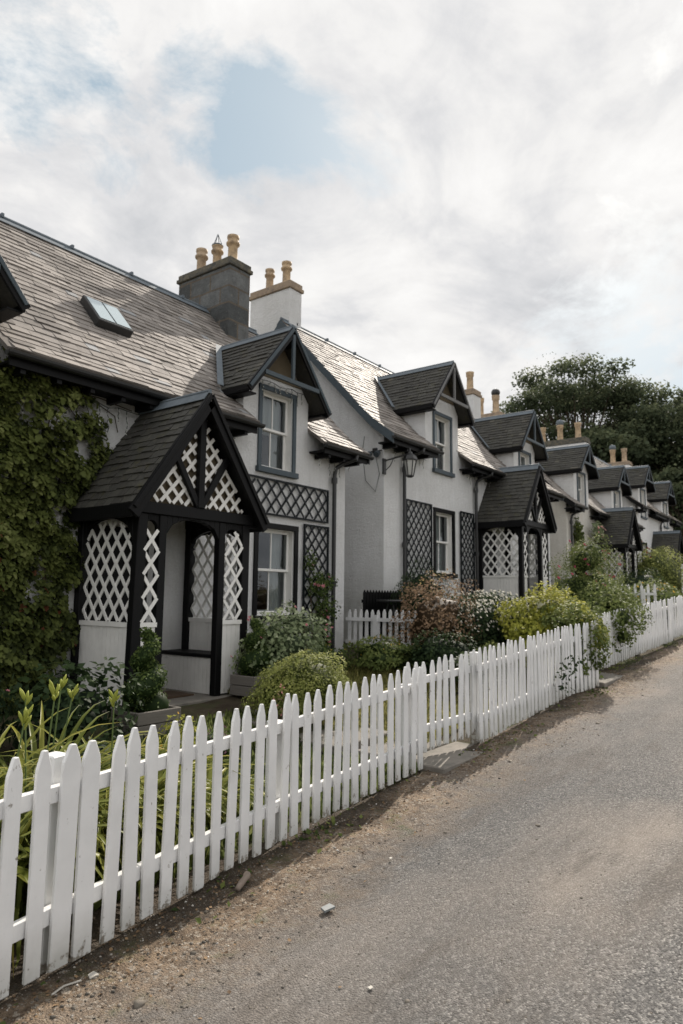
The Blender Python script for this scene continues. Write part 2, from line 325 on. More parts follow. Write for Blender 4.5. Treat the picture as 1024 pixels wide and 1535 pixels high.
class Leaves:
    def __init__(s): s.V = []; s.F = []; s.T = []; s.n = 0
    def add(s, P, N, T, size, tint, tpl='oval'):
        P = np.asarray(P, float); k = len(P)
        if k == 0: return s
        N = N/np.linalg.norm(N, axis=1, keepdims=True); T = T-(T*N).sum(1, keepdims=True)*N
        T = T/(np.linalg.norm(T, axis=1, keepdims=True)+1e-9); X = np.cross(T, N)
        tv, tf = TPL[tpl]; size = np.broadcast_to(size, (k,))[:, None, None]
        V = P[:, None, :]+size*(tv[None, :, 0:1]*X[:, None, :]+tv[None, :, 1:2]*T[:, None, :]+tv[None, :, 2:3]*N[:, None, :])
        tf = np.array(tf); F = (np.arange(k)*len(tv))[:, None, None]+tf[None]+s.n
        s.V.append(V.reshape(-1, 3)); s.F.append(F.reshape(-1, 3)); s.T.append(np.repeat(np.clip(tint, 0, 1), len(tf))); s.n += k*len(tv); return s
    def tris(s, V, F, t):
        s.V.append(np.asarray(V, float)); s.F.append(np.asarray(F)+s.n); s.T.append(np.full(len(F), t)); s.n += len(V); return s
    def build(s, name, mat, parent=None, loc=None):
        V = np.concatenate(s.V); F = np.concatenate(s.F); T = np.concatenate(s.T)
        me = bpy.data.meshes.new(name); me.vertices.add(len(V)); me.vertices.foreach_set('co', V.astype(np.float32).ravel())
        me.loops.add(len(F)*3); me.loops.foreach_set('vertex_index', F.astype(np.int32).ravel())
        me.polygons.add(len(F)); me.polygons.foreach_set('loop_start', np.arange(0, len(F)*3, 3, dtype=np.int32)); 
        me.polygons.foreach_set('loop_total', np.full(len(F), 3, dtype=np.int32))
        me.materials.append(mat); me.update(calc_edges=True)
        at = me.attributes.new('tint', 'FLOAT', 'FACE'); at.data.foreach_set('value', T.astype(np.float32))
        o = bpy.data.objects.new(name, me); COL.objects.link(o)
        if parent: o.parent = parent
        if loc: o.location = loc
        return o
def rdir(n):
    v = rng.normal(size=(n, 3)); return v/np.linalg.norm(v, axis=1, keepdims=True)
def lump(D, seed, k=5, amp=.18):
    r = np.random.default_rng(seed); s = np.ones(len(D))
    for i in range(k):
        f = r.normal(size=3)*(1.5+i*1.2); s += amp/(1+i*.35)*np.sin(D@f+r.uniform(0, 6))
    return s
def icos(sub=2):
    import bmesh
    bm = bmesh.new(); bmesh.ops.create_icosphere(bm, subdivisions=sub, radius=1)
    V = np.array([v.co[:] for v in bm.verts]); F = np.array([[v.index for v in f.verts] for f in bm.faces]); bm.free(); return V, F
ICO = icos(3)
def blob_leaves(L, c, r, n, size, tpl, seed, amp=.18, up=.35, flat=.0, tip=(0,0,.3), core=.72, tmin=.0, lo=-.6):
    c = np.array(c, float); r = np.array(r, float)
    D = rdir(int(n*1.5)); D = D[D[:, 2] > lo][:n]; k = len(D)
    q = 1-np.abs(rng.normal(0, .13, k)); s = lump(D, seed, 5, amp)*np.clip(q, .5, 1.1)+rng.uniform(0, .05, k)
    P = c+D*r*s[:, None]
    N = D+rng.normal(0, .5, (k, 3))+np.array([0, 0, up]); T = D*.5+rng.normal(0, .7, (k, 3))+np.array(tip)
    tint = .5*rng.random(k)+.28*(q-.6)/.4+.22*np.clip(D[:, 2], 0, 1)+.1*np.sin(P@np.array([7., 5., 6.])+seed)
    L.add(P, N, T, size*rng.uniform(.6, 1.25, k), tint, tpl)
    if core:
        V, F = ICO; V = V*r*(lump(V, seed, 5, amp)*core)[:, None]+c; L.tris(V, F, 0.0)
def flowers(P, size, mat, parent, name='blossom', petals=5):
    L = Leaves()
    for p in P:
        up = Vector((random.gauss(0, .4), -.6+random.gauss(0, .4), .6)).normalized(); a = up.orthogonal().normalized(); b = up.cross(a)
        for ring in (0, 1):
            n = petals; ang = np.arange(n)*2*math.pi/n+random.random()*3
            D = np.outer(np.cos(ang), a)+np.outer(np.sin(ang), b)
            L.add(np.repeat([p], n, 0), np.array(up)*.8-D*(.5+ring), D+np.array(up)*(.3+ring*.9), size*(1-.3*ring)*rng.uniform(.8, 1.1, n), rng.random(n), 'oval')
    return L.build(name, mat, parent)
def bush(name, label, cat, x, y, r, n, size, mat, tpl='oval', seed=1, amp=.18, fl=None, group=None, z=None, core=.72, cz=.85, lo=-.6, stems=6, extra=None):
    """fl = (count, size, material)"""
    z0 = ground(x, y) if z is None else z
    o = thing(name, label, cat, (x, y, z0), group)
    L = Leaves(); blob_leaves(L, (0, 0, r[2]*cz), r, n, size, tpl, seed, amp, core=core, lo=lo)
    for e in (extra or []): blob_leaves(L, e[0], e[1], e[2], size, tpl, seed+3, amp, core=core, lo=lo)
    L.build('foliage', M[mat], o)
    b = MB()
    for i in range(stems):
        a = random.uniform(0, 6.28); q = Vector((math.cos(a)*r[0]*.6, math.sin(a)*r[1]*.6, r[2]*1.2))
        b.tube([(q.x*.1, q.y*.1, -.03), (q.x*.5, q.y*.5, q.z*.45), q], [.014, .01, .004], 5)
    if stems: b.build('stem', M['bark'], o)
    if fl:
        D = rdir(fl[0]*6); D = D[(D[:, 2] > .0) & (D[:, 1] < .5)][:fl[0]]
        flowers(np.array([0, 0, r[2]*cz])+D*np.array(r)*(lump(D, seed, 5, amp)*1.04)[:, None], fl[1], M[fl[2]], o)
    return o

# ------------------------------------------------------------------ slates and roof pieces
def slates(mb, o, u, v, nrm, U, V, exp=.17, wid=.26, th=.012, keep=None, tfun=None, seed=0):
    """slates on the plane o + a*u + b*v ; u along eave, v up slope (unit vectors)"""
    rr = random.Random(seed+int(U*100)); o, u, v, nrm = map(Vector, (o, u, v, nrm)); rows = max(1, int(round(V/exp))); exp = V/rows
    for i in range(rows):
        a = -rr.uniform(0, wid); b0 = i*exp
        while a < U:
            w = wid*rr.uniform(.7, 1.3); a0, a1 = max(a, 0)+.003, min(a+w, U)-.003; a += w
            if a1-a0 < .03: continue
            if keep and not keep((a0+a1)/2, b0+exp/2): continue
            j = rr.uniform(-.012, .012); l = exp*1.25; lift = th*rr.uniform(.9, 2.2); sk = rr.uniform(-.004, .004)
            p = o+u*a0+v*(b0+j)
            q0 = p+nrm*lift; q1 = o+u*a1+v*(b0+j+sk)+nrm*lift*rr.uniform(.85, 1.15)
            q2 = o+u*a1+v*(b0+l)+nrm*.002; q3 = o+u*a0+v*(b0+l)+nrm*.002
            d0, d1 = q0-nrm*lift, q1-nrm*lift
            t = rr.random() if not tfun else tfun(rr, a, b0)
            mb.add([q0, q1, q2, q3, d0, d1], [(0,1,2,3), (4,5,1,0), (4,0,3), (1,5,2)], 0, t)
def main_tint(rr, a, b):
    x = rr.random(); return min(.9, .1+.75*x) if x < .985 else 1.0
def dark_tint(rr, a, b):
    x = rr.random(); return .15+.6*x if x < .96 else .95

def lattice(mb, inside, x0, x1, z0, z1, frame, dw=.2, dh=.24, w=.022, t=.008, m=0):
    """diagonal slats in a local plane; frame(x,z,off) -> 3d ; clipped by inside(x,z)"""
    ang = math.hypot(dw, dh); k = dh/dw
    for fam, off in ((1, 0), (-1, t)):
        H = (z1-z0)+(x1-x0)*k; n = int(H/dh)+2
        for i in range(-n, n+1):
            c = z0+i*dh*1.0+(0 if fam > 0 else 0)
            pts = []; S = 60
            for j in range(S+1):
                x = x0+(x1-x0)*j/S; z = c+fam*k*(x-x0)
                pts.append((x, z, inside(x, z) and z0 <= z <= z1))
            # refine runs
            run = None; segs = []
            for j, (x, z, ok) in enumerate(pts):
                if ok and run is None: run = (x, z)
                if (not ok or j == S) and run is not None:
                    e = (x, z) if ok else pts[j-1][:2]
                    if abs(e[0]-run[0]) > .01: segs.append((run, e))
                    run = None
            for (a, b) in segs:
                A = Vector(frame(a[0], a[1], off)); B = Vector(frame(b[0], b[1], off)); s = Vector(frame(0, 0, 1))-Vector(frame(0, 0, 0))
                mb.beam(A, B, t, w, s, m)
CACHE = {}
def cached(key, fn):
    if key not in CACHE: CACHE[key] = fn()
    return CACHE[key]
def part(key, name, mats, parent, fn, loc=(0,0,0), sm=False, bevel=0, scale=None):
    me = cached(key, lambda: fn().mesh(name, mats, sm)); o = instance(me, name, parent, loc, scale=scale)
    if bevel:
        b = o.modifiers.new('Bevel', 'BEVEL'); b.width = bevel; b.segments = 1; b.limit_method = 'ANGLE'; b.angle_limit = R(40)
    return o

# ------------------------------------------------------------------ windows (local: x centre 0, y = 0 wall face, outside is -y)
def window(parent, key, cx, z0, z1, w, y=0, trim='black', curt='sides', asname='window', tw=.085):
    """outer trim spans z0..z1 and width w"""
    h = w/2
    def surround():
        b = MB(); b.box(-h, -h+tw, -.03, .02, z0+.09, z1); b.box(h-tw, h, -.03, .02, z0+.09, z1); b.box(-h, h, -.033, .02, z1-tw, z1+.002); return b
    root = part((key, 's'), asname, M[trim], parent, surround, (cx, y, 0), bevel=.003)
    a0, a1, b0, b1 = -h+tw, h-tw, z0+.11, z1-tw
    def sill():
        b = MB(); b.box(-h-.03, h+.03, -.075, .03, z0, z0+.088); return b
    part((key, 'sill'), 'sill', M[trim], root, sill, bevel=.004)
    def reveal():
        b = MB(); d = .20
        b.box(a0-.002, a0+.012, .021, d, b0, b1); b.box(a1-.012, a1+.002, .021, d, b0, b1); b.box(a0+.012, a1-.012, .021, d, b1-.012, b1+.002)
        b.obox((a0, .02, b0-.02), (a1-a0, 0, 0), (0, d, .03), (0, 0, .03)); return b
    part((key, 'rev'), 'frame', M['white'], root, reveal)
    zm = (b0+b1)/2+.02; f = .045
    def sash():
        b = MB()
        for (lo, hi, yy) in ((zm-.02, b1-.012, .10), (b0, zm+.02, .135)):
            b.box(a0+.012, a0+.012+f, yy, yy+.035, lo, hi); b.box(a1-.012-f, a1-.012, yy, yy+.035, lo, hi)
            b.box(a0+.012+f, a1-.012-f, yy+.001, yy+.034, hi-f, hi); b.box(a0+.012+f, a1-.012-f, yy+.001, yy+.034, lo, lo+f*.9)
            b.box(-.011, .011, yy+.006, yy+.028, lo+f*.9, hi-f)
        b.box(a0+.012, a1-.012, .171, .2, b0, b0+.06); return b
    part((key, 'sash'), 'sash', M['white'], root, sash, bevel=.003)
    def pane():
        b = MB(); x0, x1 = a0+.012+f, a1-.012-f
        b.add([(x0,.117,zm), (x1,.117,zm), (x1,.117,b1-.05), (x0,.117,b1-.05)], [(0,1,2,3)])
        b.add([(x0,.152,b0+.04), (x1,.152,b0+.04), (x1,.152,zm), (x0,.152,zm)], [(0,1,2,3)]); return b
    part((key, 'pane'), 'pane', M['glass'], root, pane)
    def curtain():
        b = MB(); W = a1-a0
        def drape(x0, x1, zz0, zz1, yb):
            n = 22; vs = []
            for i in range(n+1):
                x = x0+(x1-x0)*i/n; yy = yb+.018*math.sin(i*1.9)+.01*math.sin(i*3.3)
                vs += [(x, yy, zz0), (x, yy, zz1)]
            b.add(vs, [(2*i, 2*i+2, 2*i+3, 2*i+1) for i in range(n)])
        if curt == 'sides':
            drape(a0-.05, a0+W*.30, b0, b1, .27); drape(a1-W*.34, a1+.05, b0, b1, .27)
        elif curt == 'half':
            drape(a0-.05, a1+.05, zm-.05, b1, .26); drape(a1-W*.3, a1+.05, b0, b1, .3)
        else: drape(a0-.05, a0+W*.25, b0, b1, .27)
        return b
    part((key, 'curt', curt), 'curtain', M['curtain'], root, curtain, sm=True)
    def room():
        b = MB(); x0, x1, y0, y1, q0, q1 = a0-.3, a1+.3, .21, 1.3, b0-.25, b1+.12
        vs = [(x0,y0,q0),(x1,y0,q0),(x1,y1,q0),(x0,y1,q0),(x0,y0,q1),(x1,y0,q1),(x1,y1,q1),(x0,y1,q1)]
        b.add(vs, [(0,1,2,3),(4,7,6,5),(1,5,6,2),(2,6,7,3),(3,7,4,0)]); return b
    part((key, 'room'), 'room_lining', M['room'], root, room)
    return root
def skin(mb, x0, x1, z0, z1, holes, depth=.21, y=0):
    xs = sorted(set([x0, x1]+[v for h in holes for v in h[:2] if x0 < v < x1])); zs = sorted(set([z0, z1]+[v for h in holes for v in h[2:] if z0 < v < z1]))
    for i in range(len(xs)-1):
        for j in range(len(zs)-1):
            cx, cz = (xs[i]+xs[i+1])/2, (zs[j]+zs[j+1])/2
            if any(h[0] < cx < h[1] and h[2] < cz < h[3] for h in holes): continue
            mb.add([(xs[i],y,zs[j]), (xs[i+1],y,zs[j]), (xs[i+1],y,zs[j+1]), (xs[i],y,zs[j+1])], [(0,1,2,3)])
    for h in holes:
        a, b, c, d = h; c2, d2 = max(c, z0), min(d, z1); e = y+depth
        if c2 >= d2: continue
        mb.add([(a,y,c2),(a,y,d2),(a,e,d2),(a,e,c2)], [(0,1,2,3)]); mb.add([(b,y,c2),(b,e,c2),(b,e,d2),(b,y,d2)], [(0,1,2,3)])
        if d <= z1: mb.add([(a,y,d),(b,y,d),(b,e,d),(a,e,d)], [(0,1,2,3)])
        if c >= z0: mb.add([(a,y,c),(a,e,c),(b,e,c),(b,y,c)], [(0,1,2,3)])

# ------------------------------------------------------------------ porch (local origin: wall face, floor level)
def arch(mb, P0, P1, ztop, zs, rise, th, side):
    P0 = Vector(P0); P1 = Vector(P1); side = Vector(side)*th; n = 10
    for i in range(n):
        q = []
        for k in (i, i+1):
            a = k/n; z = zs+rise*math.sqrt(max(0, 1-(2*a-1)**2)); p = P0.lerp(P1, a); q.append((p, z))
        (p, za), (r, zb) = q
        mb.prism([(p.x, p.y, za), (r.x, r.y, zb), (r.x, r.y, ztop), (p.x, p.y, ztop)], side)
def porch(parent, cx, dz, s=1.0, rise=None):
    S = (s, s, s); PX = [-.81, -.50, .40, .81]; fy = -1.08; TOP = 2.08
    def frame():
        b = MB(); b.box(-.90, .90, fy-.075, fy+.075, TOP, TOP+.13)
        for sx in (-.81, .81): b.box(sx-.07, sx+.07, fy+.077, -.02, TOP, TOP+.125)
        arch(b, (PX[1]+.05, fy-.04, 0), (PX[2]-.05, fy-.04, 0), TOP+.01, 1.86, .20, .08, (0,1,0))
        arch(b, (PX[0]+.05, fy-.03, 0), (PX[1]-.05, fy-.03, 0), TOP+.01, 1.88, .13, .06, (0,1,0))
        arch(b, (PX[2]+.05, fy-.03, 0), (PX[3]-.05, fy-.03, 0), TOP+.01, 1.88, .13, .06, (0,1,0))
        for sx in (-.84, .78): arch(b, (sx, fy+.05, 0), (sx, -.06, 0), TOP+.01, 1.78, .26, .06, (1,0,0))
        # gable truss
        b.box(-.045, .045, fy-.10, fy-.03, TOP+.13, 3.32); b.beam((-.02, fy-.062, TOP+.14), (-.42, fy-.062, 2.86), .05, .075, (0,1,0)); b.beam((.02, fy-.064, TOP+.14), (.42, fy-.064, 2.86), .05, .075, (0,1,0))
        return b
    root = part('porch_frame', 'porch', M['black'], parent, frame, (cx, 0, dz), bevel=.005, scale=S)
    def post(w): return lambda: MB().box(-w/2, w/2, -.05, .05, 0, TOP)
    for i, px in enumerate(PX):
        w = .125 if i in (0, 3) else .10
        p = part(('post', w), 'post', M['black'], root, post(w), (px, fy, 0), bevel=.008)
        if i == 0: p.rotation_euler = (0, R(1.0), 0)
    for sx in (-.81, .81): part('porch_rearpost', 'rear_post', M['black'], root, lambda: MB().box(-.05, .05, -.12, -.01, 0, TOP), (sx, 0, 0), bevel=.005)
    # beadboard
    def bead(x0, x1, y, z0, z1, ax):
        def f():
            b = MB(); n = max(2, int((x1-x0)/.07)); g = (x1-x0)/n
            for i in range(n):
                u0, u1 = x0+i*g+.002, x0+(i+1)*g-.002
                if ax == 'x': b.box(u0, u1, y-.018, y+.018, z0, z1)
                else: b.box(y-.018, y+.018, u0, u1, z0, z1)
            if ax == 'x': b.box(x0, x1, y-.009, y+.009, z0, z1); b.box(x0-.01, x1+.01, y-.035, y+.035, z1, z1+.05)
            else: b.box(y-.009, y+.009, x0, x1, z0, z1); b.box(y-.035, y+.035, x0-.01, x1+.01, z1, z1+.05)
            return b
        return f
    for k, (a, c, y, ax) in enumerate([(-.748, -.55, fy-.02, 'x'), (.45, .748, fy-.02, 'x'), (fy+.075, -.125, -.81, 'y'), (fy+.075, -.125, .81, 'y')]):
        part(('wains', k), 'wainscot', M['white'], root, bead(a, c, y, .02, .84, ax))
    def lat(k):
        def f():
            b = MB()
            if k == 0: a, c, fr = -.748, -.55, (lambda x, z, o: (x, fy-.048+o, z))
            elif k == 1: a, c, fr = .45, .748, (lambda x, z, o: (x, fy-.048+o, z))
            else:
                sx = -.81 if k == 2 else .81; a, c, fr = fy+.075, -.125, (lambda x, z, o: (sx+o, x, z))
            top = 1.98 if k < 2 else 2.02
            def ins(x, z):
                q = 2*(x-a)/(c-a)-1; return z < 1.78+(top-1.78)*math.sqrt(max(0, 1-q*q))
            lattice(b, ins, a, c, .89, top, fr, .195, .26, .040, .01)
            return b
        return f
    for k in range(4): part(('lat', k), 'lattice_panel', M['white'], root, lat(k))
    def glat():
        b = MB()
        ins = lambda x, z: z < 2.24+(1-abs(x)/.81)*1.20 and abs(x) > .045
        lattice(b, ins, -.74, .74, 2.22, 3.35, lambda x, z, o: (x, fy-.03+o, z), .18, .20, .042, .01)
        return b
    part('glat', 'gable_lattice', M['white'], root, glat)
    def gback():
        b = MB(); b.prism([(-.80, fy+.03, 2.21), (.80, fy+.03, 2.21), (0, fy+.03, 3.42)], (0, .02, 0)); b.box(-.80, .80, fy+.06, -.02, 2.205, 2.23); return b
    part('gback', 'gable_boarding', M['brownwood'], root, gback)
    # roof
    hw, ze, za, yf = .99, 2.16, 3.58, fy-.17
    L = math.hypot(hw, za-ze)
    def roof():
        b = MB()
        for sg in (-1, 1):
            v = Vector((-sg*hw, 0, za-ze)).normalized(); n = Vector((sg*(za-ze), 0, hw)).normalized(); o = Vector((sg*hw, yf, ze))
            slates(b, o, (0, 1, 0), v, n, -yf+.0, L, .118, .17, .012, None, dark_tint, 5+sg)
            b.obox(o-n*.035, (0, -yf, 0), v*L, n*.034, 0, .1)
        return b
    part('porch_roof', 'roof', M['slate_dark'], root, roof)
    def ridge():
        b = MB(); 
        for sg in (-1, 1):
            v = Vector((-sg*hw, 0, za-ze)).normalized(); n = Vector((sg*(za-ze), 0, hw)).normalized()
            o = Vector((0, yf-.01, za+.012))-v*.13; b.obox(o+n*.02, (0, -yf+.01, 0), v*.13, n*.008)
        b.tube([(0, yf-.01, za+.04), (0, 0, za+.04)], .028, 8); return b
    part('porch_ridge', 'ridge_cap', M['lead'], root, ridge, sm=False)
    def barge():
        b = MB()
        for sg in (-1, 1):
            A = Vector((sg*(hw+.03), yf-.02, ze-.12)); B = Vector((0, yf-.02, za-.085)); v = (B-A)
            b.beam(A, B, .045, .145, (0,1,0)); b.beam(A+Vector((0,-.03,.07)), B+Vector((0,-.03,.07)), .03, .05, (0,1,0))
            b.beam(A+Vector((-sg*.02,.14,-.0)), B+Vector((0,.14,-.0)), .24, .03, (0,1,0))
            b.box(min(sg*(hw-.0), sg*(hw+.03)), max(sg*(hw-.0), sg*(hw+.03)), yf, -.0, ze-.15, ze+.0)
            b.box(min(sg*.86, sg*hw), max(sg*.86, sg*hw), yf+.1, -.0, ze-.11, ze-.08)
        return b
    part('porch_barge', 'bargeboard', M['black'], root, barge, bevel=.004)
    def bench():
        b = MB(); b.box(.40, .79, -.98, -.02, .43, .475); return b
    bb = part('bench', 'bench_seat', M['black'], root, bench, bevel=.01)
    def bfront():
        b = MB(); n = 13
        for i in range(n): b.box(.43, .455, -.96+i*.072, -.96+(i+1)*.072-.006, .0, .43)
        b.box(.455, .47, -.96, -.03, 0, .43); b.box(.47, .78, -.965, -.95, 0, .43); return b
    part('bfront', 'bench_front', M['white'], bb, bfront) if False else part('bfront', 'bench_front', M['white'], root, bfront)
    def door():
        b = MB(); b.box(-.68, -.60, -.05, .02, 0, 2.02); b.box(.06, .14, -.05, .02, 0, 2.02); b.box(-.60, .06, -.05, .02, 1.95, 2.02)
        b.box(-.60, .06, -.012, .02, 0, 1.95)
        for (a0, a1, z0, z1) in ((-.53, -.31, .15, .85), (-.23, -.01, .15, .85), (-.53, -.01, 1.0, 1.8)):
            b.box(a0, a1, -.02, -.012, z0, z1)
        return b
    part('pdoor', 'door', M['black'], root, door, bevel=.004)
    def steps():
        b = MB(); b.box(-.93, .95, fy-.13, -.01, -.13, -.002); b.box(-.50, 1.0, fy-.50, fy-.13, -.30, -.10); return b
    part('psteps', 'step', M['paving'], root, steps, bevel=.012)
    return root

# ------------------------------------------------------------------ dormer (origin wall face)
def dormer(parent, hk, dx, roofz, apex=5.48, hw=.95, rise=1.17, wz=(3.10, 4.51), tone='bluegrey', ww=.89, zb=3.9):
    wall_hw = .77; ze = apex-rise; k = rise/hw
    h = ww/2-.085+.0; holes = [(-h, h, wz[0]+.09, wz[1]-.085)]
    zt = apex-.10-wall_hw*k
    def walls():
        b = MB(); skin(b, -wall_hw, wall_hw, zb, zt, holes)
        # gable above
        b.add([(-wall_hw,0,zt),(wall_hw,0,zt),(0,0,apex-.10)], [(0,1,2)])
        for sx in (-wall_hw, wall_hw):
            b.add([(sx,0,zb-.4),(sx,2.0,zb-.4),(sx,2.0,zt+.02),(sx,0,zt+.02)], [(0,1,2,3) if sx > 0 else (3,2,1,0)])
        return b
    root = part(('dw', hk), 'dormer', M['harl'], parent, walls, (dx, 0, 0))
    window(root, ('dwin', hk), 0, wz[0], wz[1], ww, 0, 'bluegrey' if tone != 'black' else 'black', 'half', 'window_surround', .075)
    for ch in list(root.children):
        for g in list(ch.children): g.parent = root; 
    yf = -.30; yb = roofz(apex)+.15
    L = math.hypot(hw, rise)
    def roof():
        b = MB()
        for sg in (-1, 1):
            v = Vector((-sg*hw, 0, rise)).normalized(); n = Vector((sg*rise, 0, hw)).normalized(); o = Vector((sg*hw, yf, ze))
            slates(b, o, (0,1,0), v, n, yb-yf, L, .12, .2, .012, None, dark_tint, 21+sg)
            b.obox(o-n*.05, (0, yb-yf, 0), v*L, n*.048, 0, .05)
        return b
    part(('dr', hk), 'roof', M['slate_dark'], root, roof)
    def lead():
        b = MB(); b.tube([(0, yf-.01, apex+.03), (0, yb, apex+.03)], .026, 8)
        for sg in (-1, 1):
            v = Vector((-sg*hw, 0, rise)).normalized(); n = Vector((sg*rise, 0, hw)).normalized()
            b.obox(Vector((0, yf-.01, apex+.01))-v*.12+n*.018, (0, yb-yf, 0), v*.12, n*.008)
            y1, y0 = roofz(apex-.02), roofz(ze)       # valley strip
            A = Vector((sg*(hw+.03), y0-.06, ze+.0)); B = Vector((0, y1, apex+.0)); d = B-A; w = Vector((sg*.13, 0, 0)); up = Vector((0, -.02, .05))
            b.obox(A+up, d, w, Vector((0, 0, .012)))
        return b
    part(('dl', hk), 'flashing', M['lead'], root, lead)
    def barge():
        b = MB()
        for sg in (-1, 1):
            A = Vector((sg*(hw+.02), yf-.015, ze-.07)); B = Vector((0, yf-.015, apex-.055))
            b.beam(A, B, .035, .12, (0,1,0)); b.beam(A+Vector((0,.15,-.01)), B+Vector((0,.15,-.01)), .26, .02, (0,1,0))
            # fascia along the cheek eave
            b.box(min(sg*(hw-.01), sg*(hw+.02)), max(sg*(hw-.01), sg*(hw+.02)), yf, roofz(ze)+.1, ze-.10, ze-.004)
            b.box(min(sg*.78, sg*hw), max(sg*.78, sg*hw), yf+.02, roofz(ze)+.1, ze-.12, ze-.095)
        return b
    part(('db', hk), 'bargeboard', M['black'], root, barge, bevel=.003)
    def truss():
        b = MB(); y = yf-.035
        for sg in (-1, 1):
            b.beam((sg*(hw+.01), y, ze-.03), (0, y, apex-.015), .03, .05, (0,1,0))
        zc = ze+.27*1; xw = hw*(apex-zc)/rise-.08
        b.box(-xw, xw, y-.01, y+.03, zc-.035, zc+.035); b.box(-.03, .03, y-.006, y+.035, zc+.035, apex-.12)
        return b
    part(('dg', hk), 'gable_boarding', M['brownwood'], root, lambda: MB().prism([(-(apex-.14-(ze+.34))/k, -.02, ze+.34), ((apex-.14-(ze+.34))/k, -.02, ze+.34), (0, -.02, apex-.14)], (0, .012, 0)))
    part(('dt', hk, tone), 'truss', M[tone], root, truss, bevel=.003)
    return root

# ------------------------------------------------------------------ chimney pieces
POT = [(.0,0),(.15,0),(.15,.05),(.125,.09),(.115,.12),(.108,.42),(.125,.44),(.155,.47),(.16,.51),(.13,.54),(.125,.60),(.14,.62),(.14,.68),(.115,.69),(.10,.68),(.10,.5),(0,.5)]
POT2 = [(.0,0),(.14,0),(.14,.04),(.12,.08),(.11,.5),(.13,.53),(.14,.56),(.13,.6),(.14,.62),(.145,.68),(.11,.68),(.10,.6),(0,.6)]
def pot(parent, p, kind=0, s=1.0, cowl=None):
    o = part(('pot', kind), 'chimney_pot', M['clay'], parent, lambda: MB().lathe(POT2 if kind else POT, n=20), p, sm=True, scale=(s, s, s))
    if cowl == 'wire':
        b = MB(); 
        for i in range(4):
            a = i*math.pi/2+.4; b.tube([(.13*math.cos(a), .13*math.sin(a), .66), (0, 0, .98)], .010, 5)
        b.lathe([(.14,.64),(.15,.66),(.14,.68)], n=16); b.build('cowl', M['lead'], o)
    elif cowl:
        MB().lathe([(.10,.66),(.12,.70),(.15,.74),(.16,.82),(.12,.90),(.0,.94)], n=16).build('cowl', M['lead' if cowl == 'lead' else 'iron'], o, sm=True)
    return o
def chimney(parent, x0, x1, y0, y1, z0, z1, mat, cap, pots, capm=.04, caph=.16):
    b = MB().box(x0, x1, y0, y1, z0, z1, 0)
    o = b.build('chimney', M[mat], parent, bevel=.012)
    c = MB(); c.box(x0-capm, x1+capm, y0-capm, y1+capm, z1-.001, z1+caph*.45); c.box(x0-capm*.3, x1+capm*.3, y0-capm*.3, y1+capm*.3, z1+caph*.45, z1+caph); c.build('cap', M[cap], o, bevel=.012)
    for (py, kind, s, cw) in pots: pot(o, ((x0+x1)/2, py, z1+caph-.002), kind, s, cw)
    return o

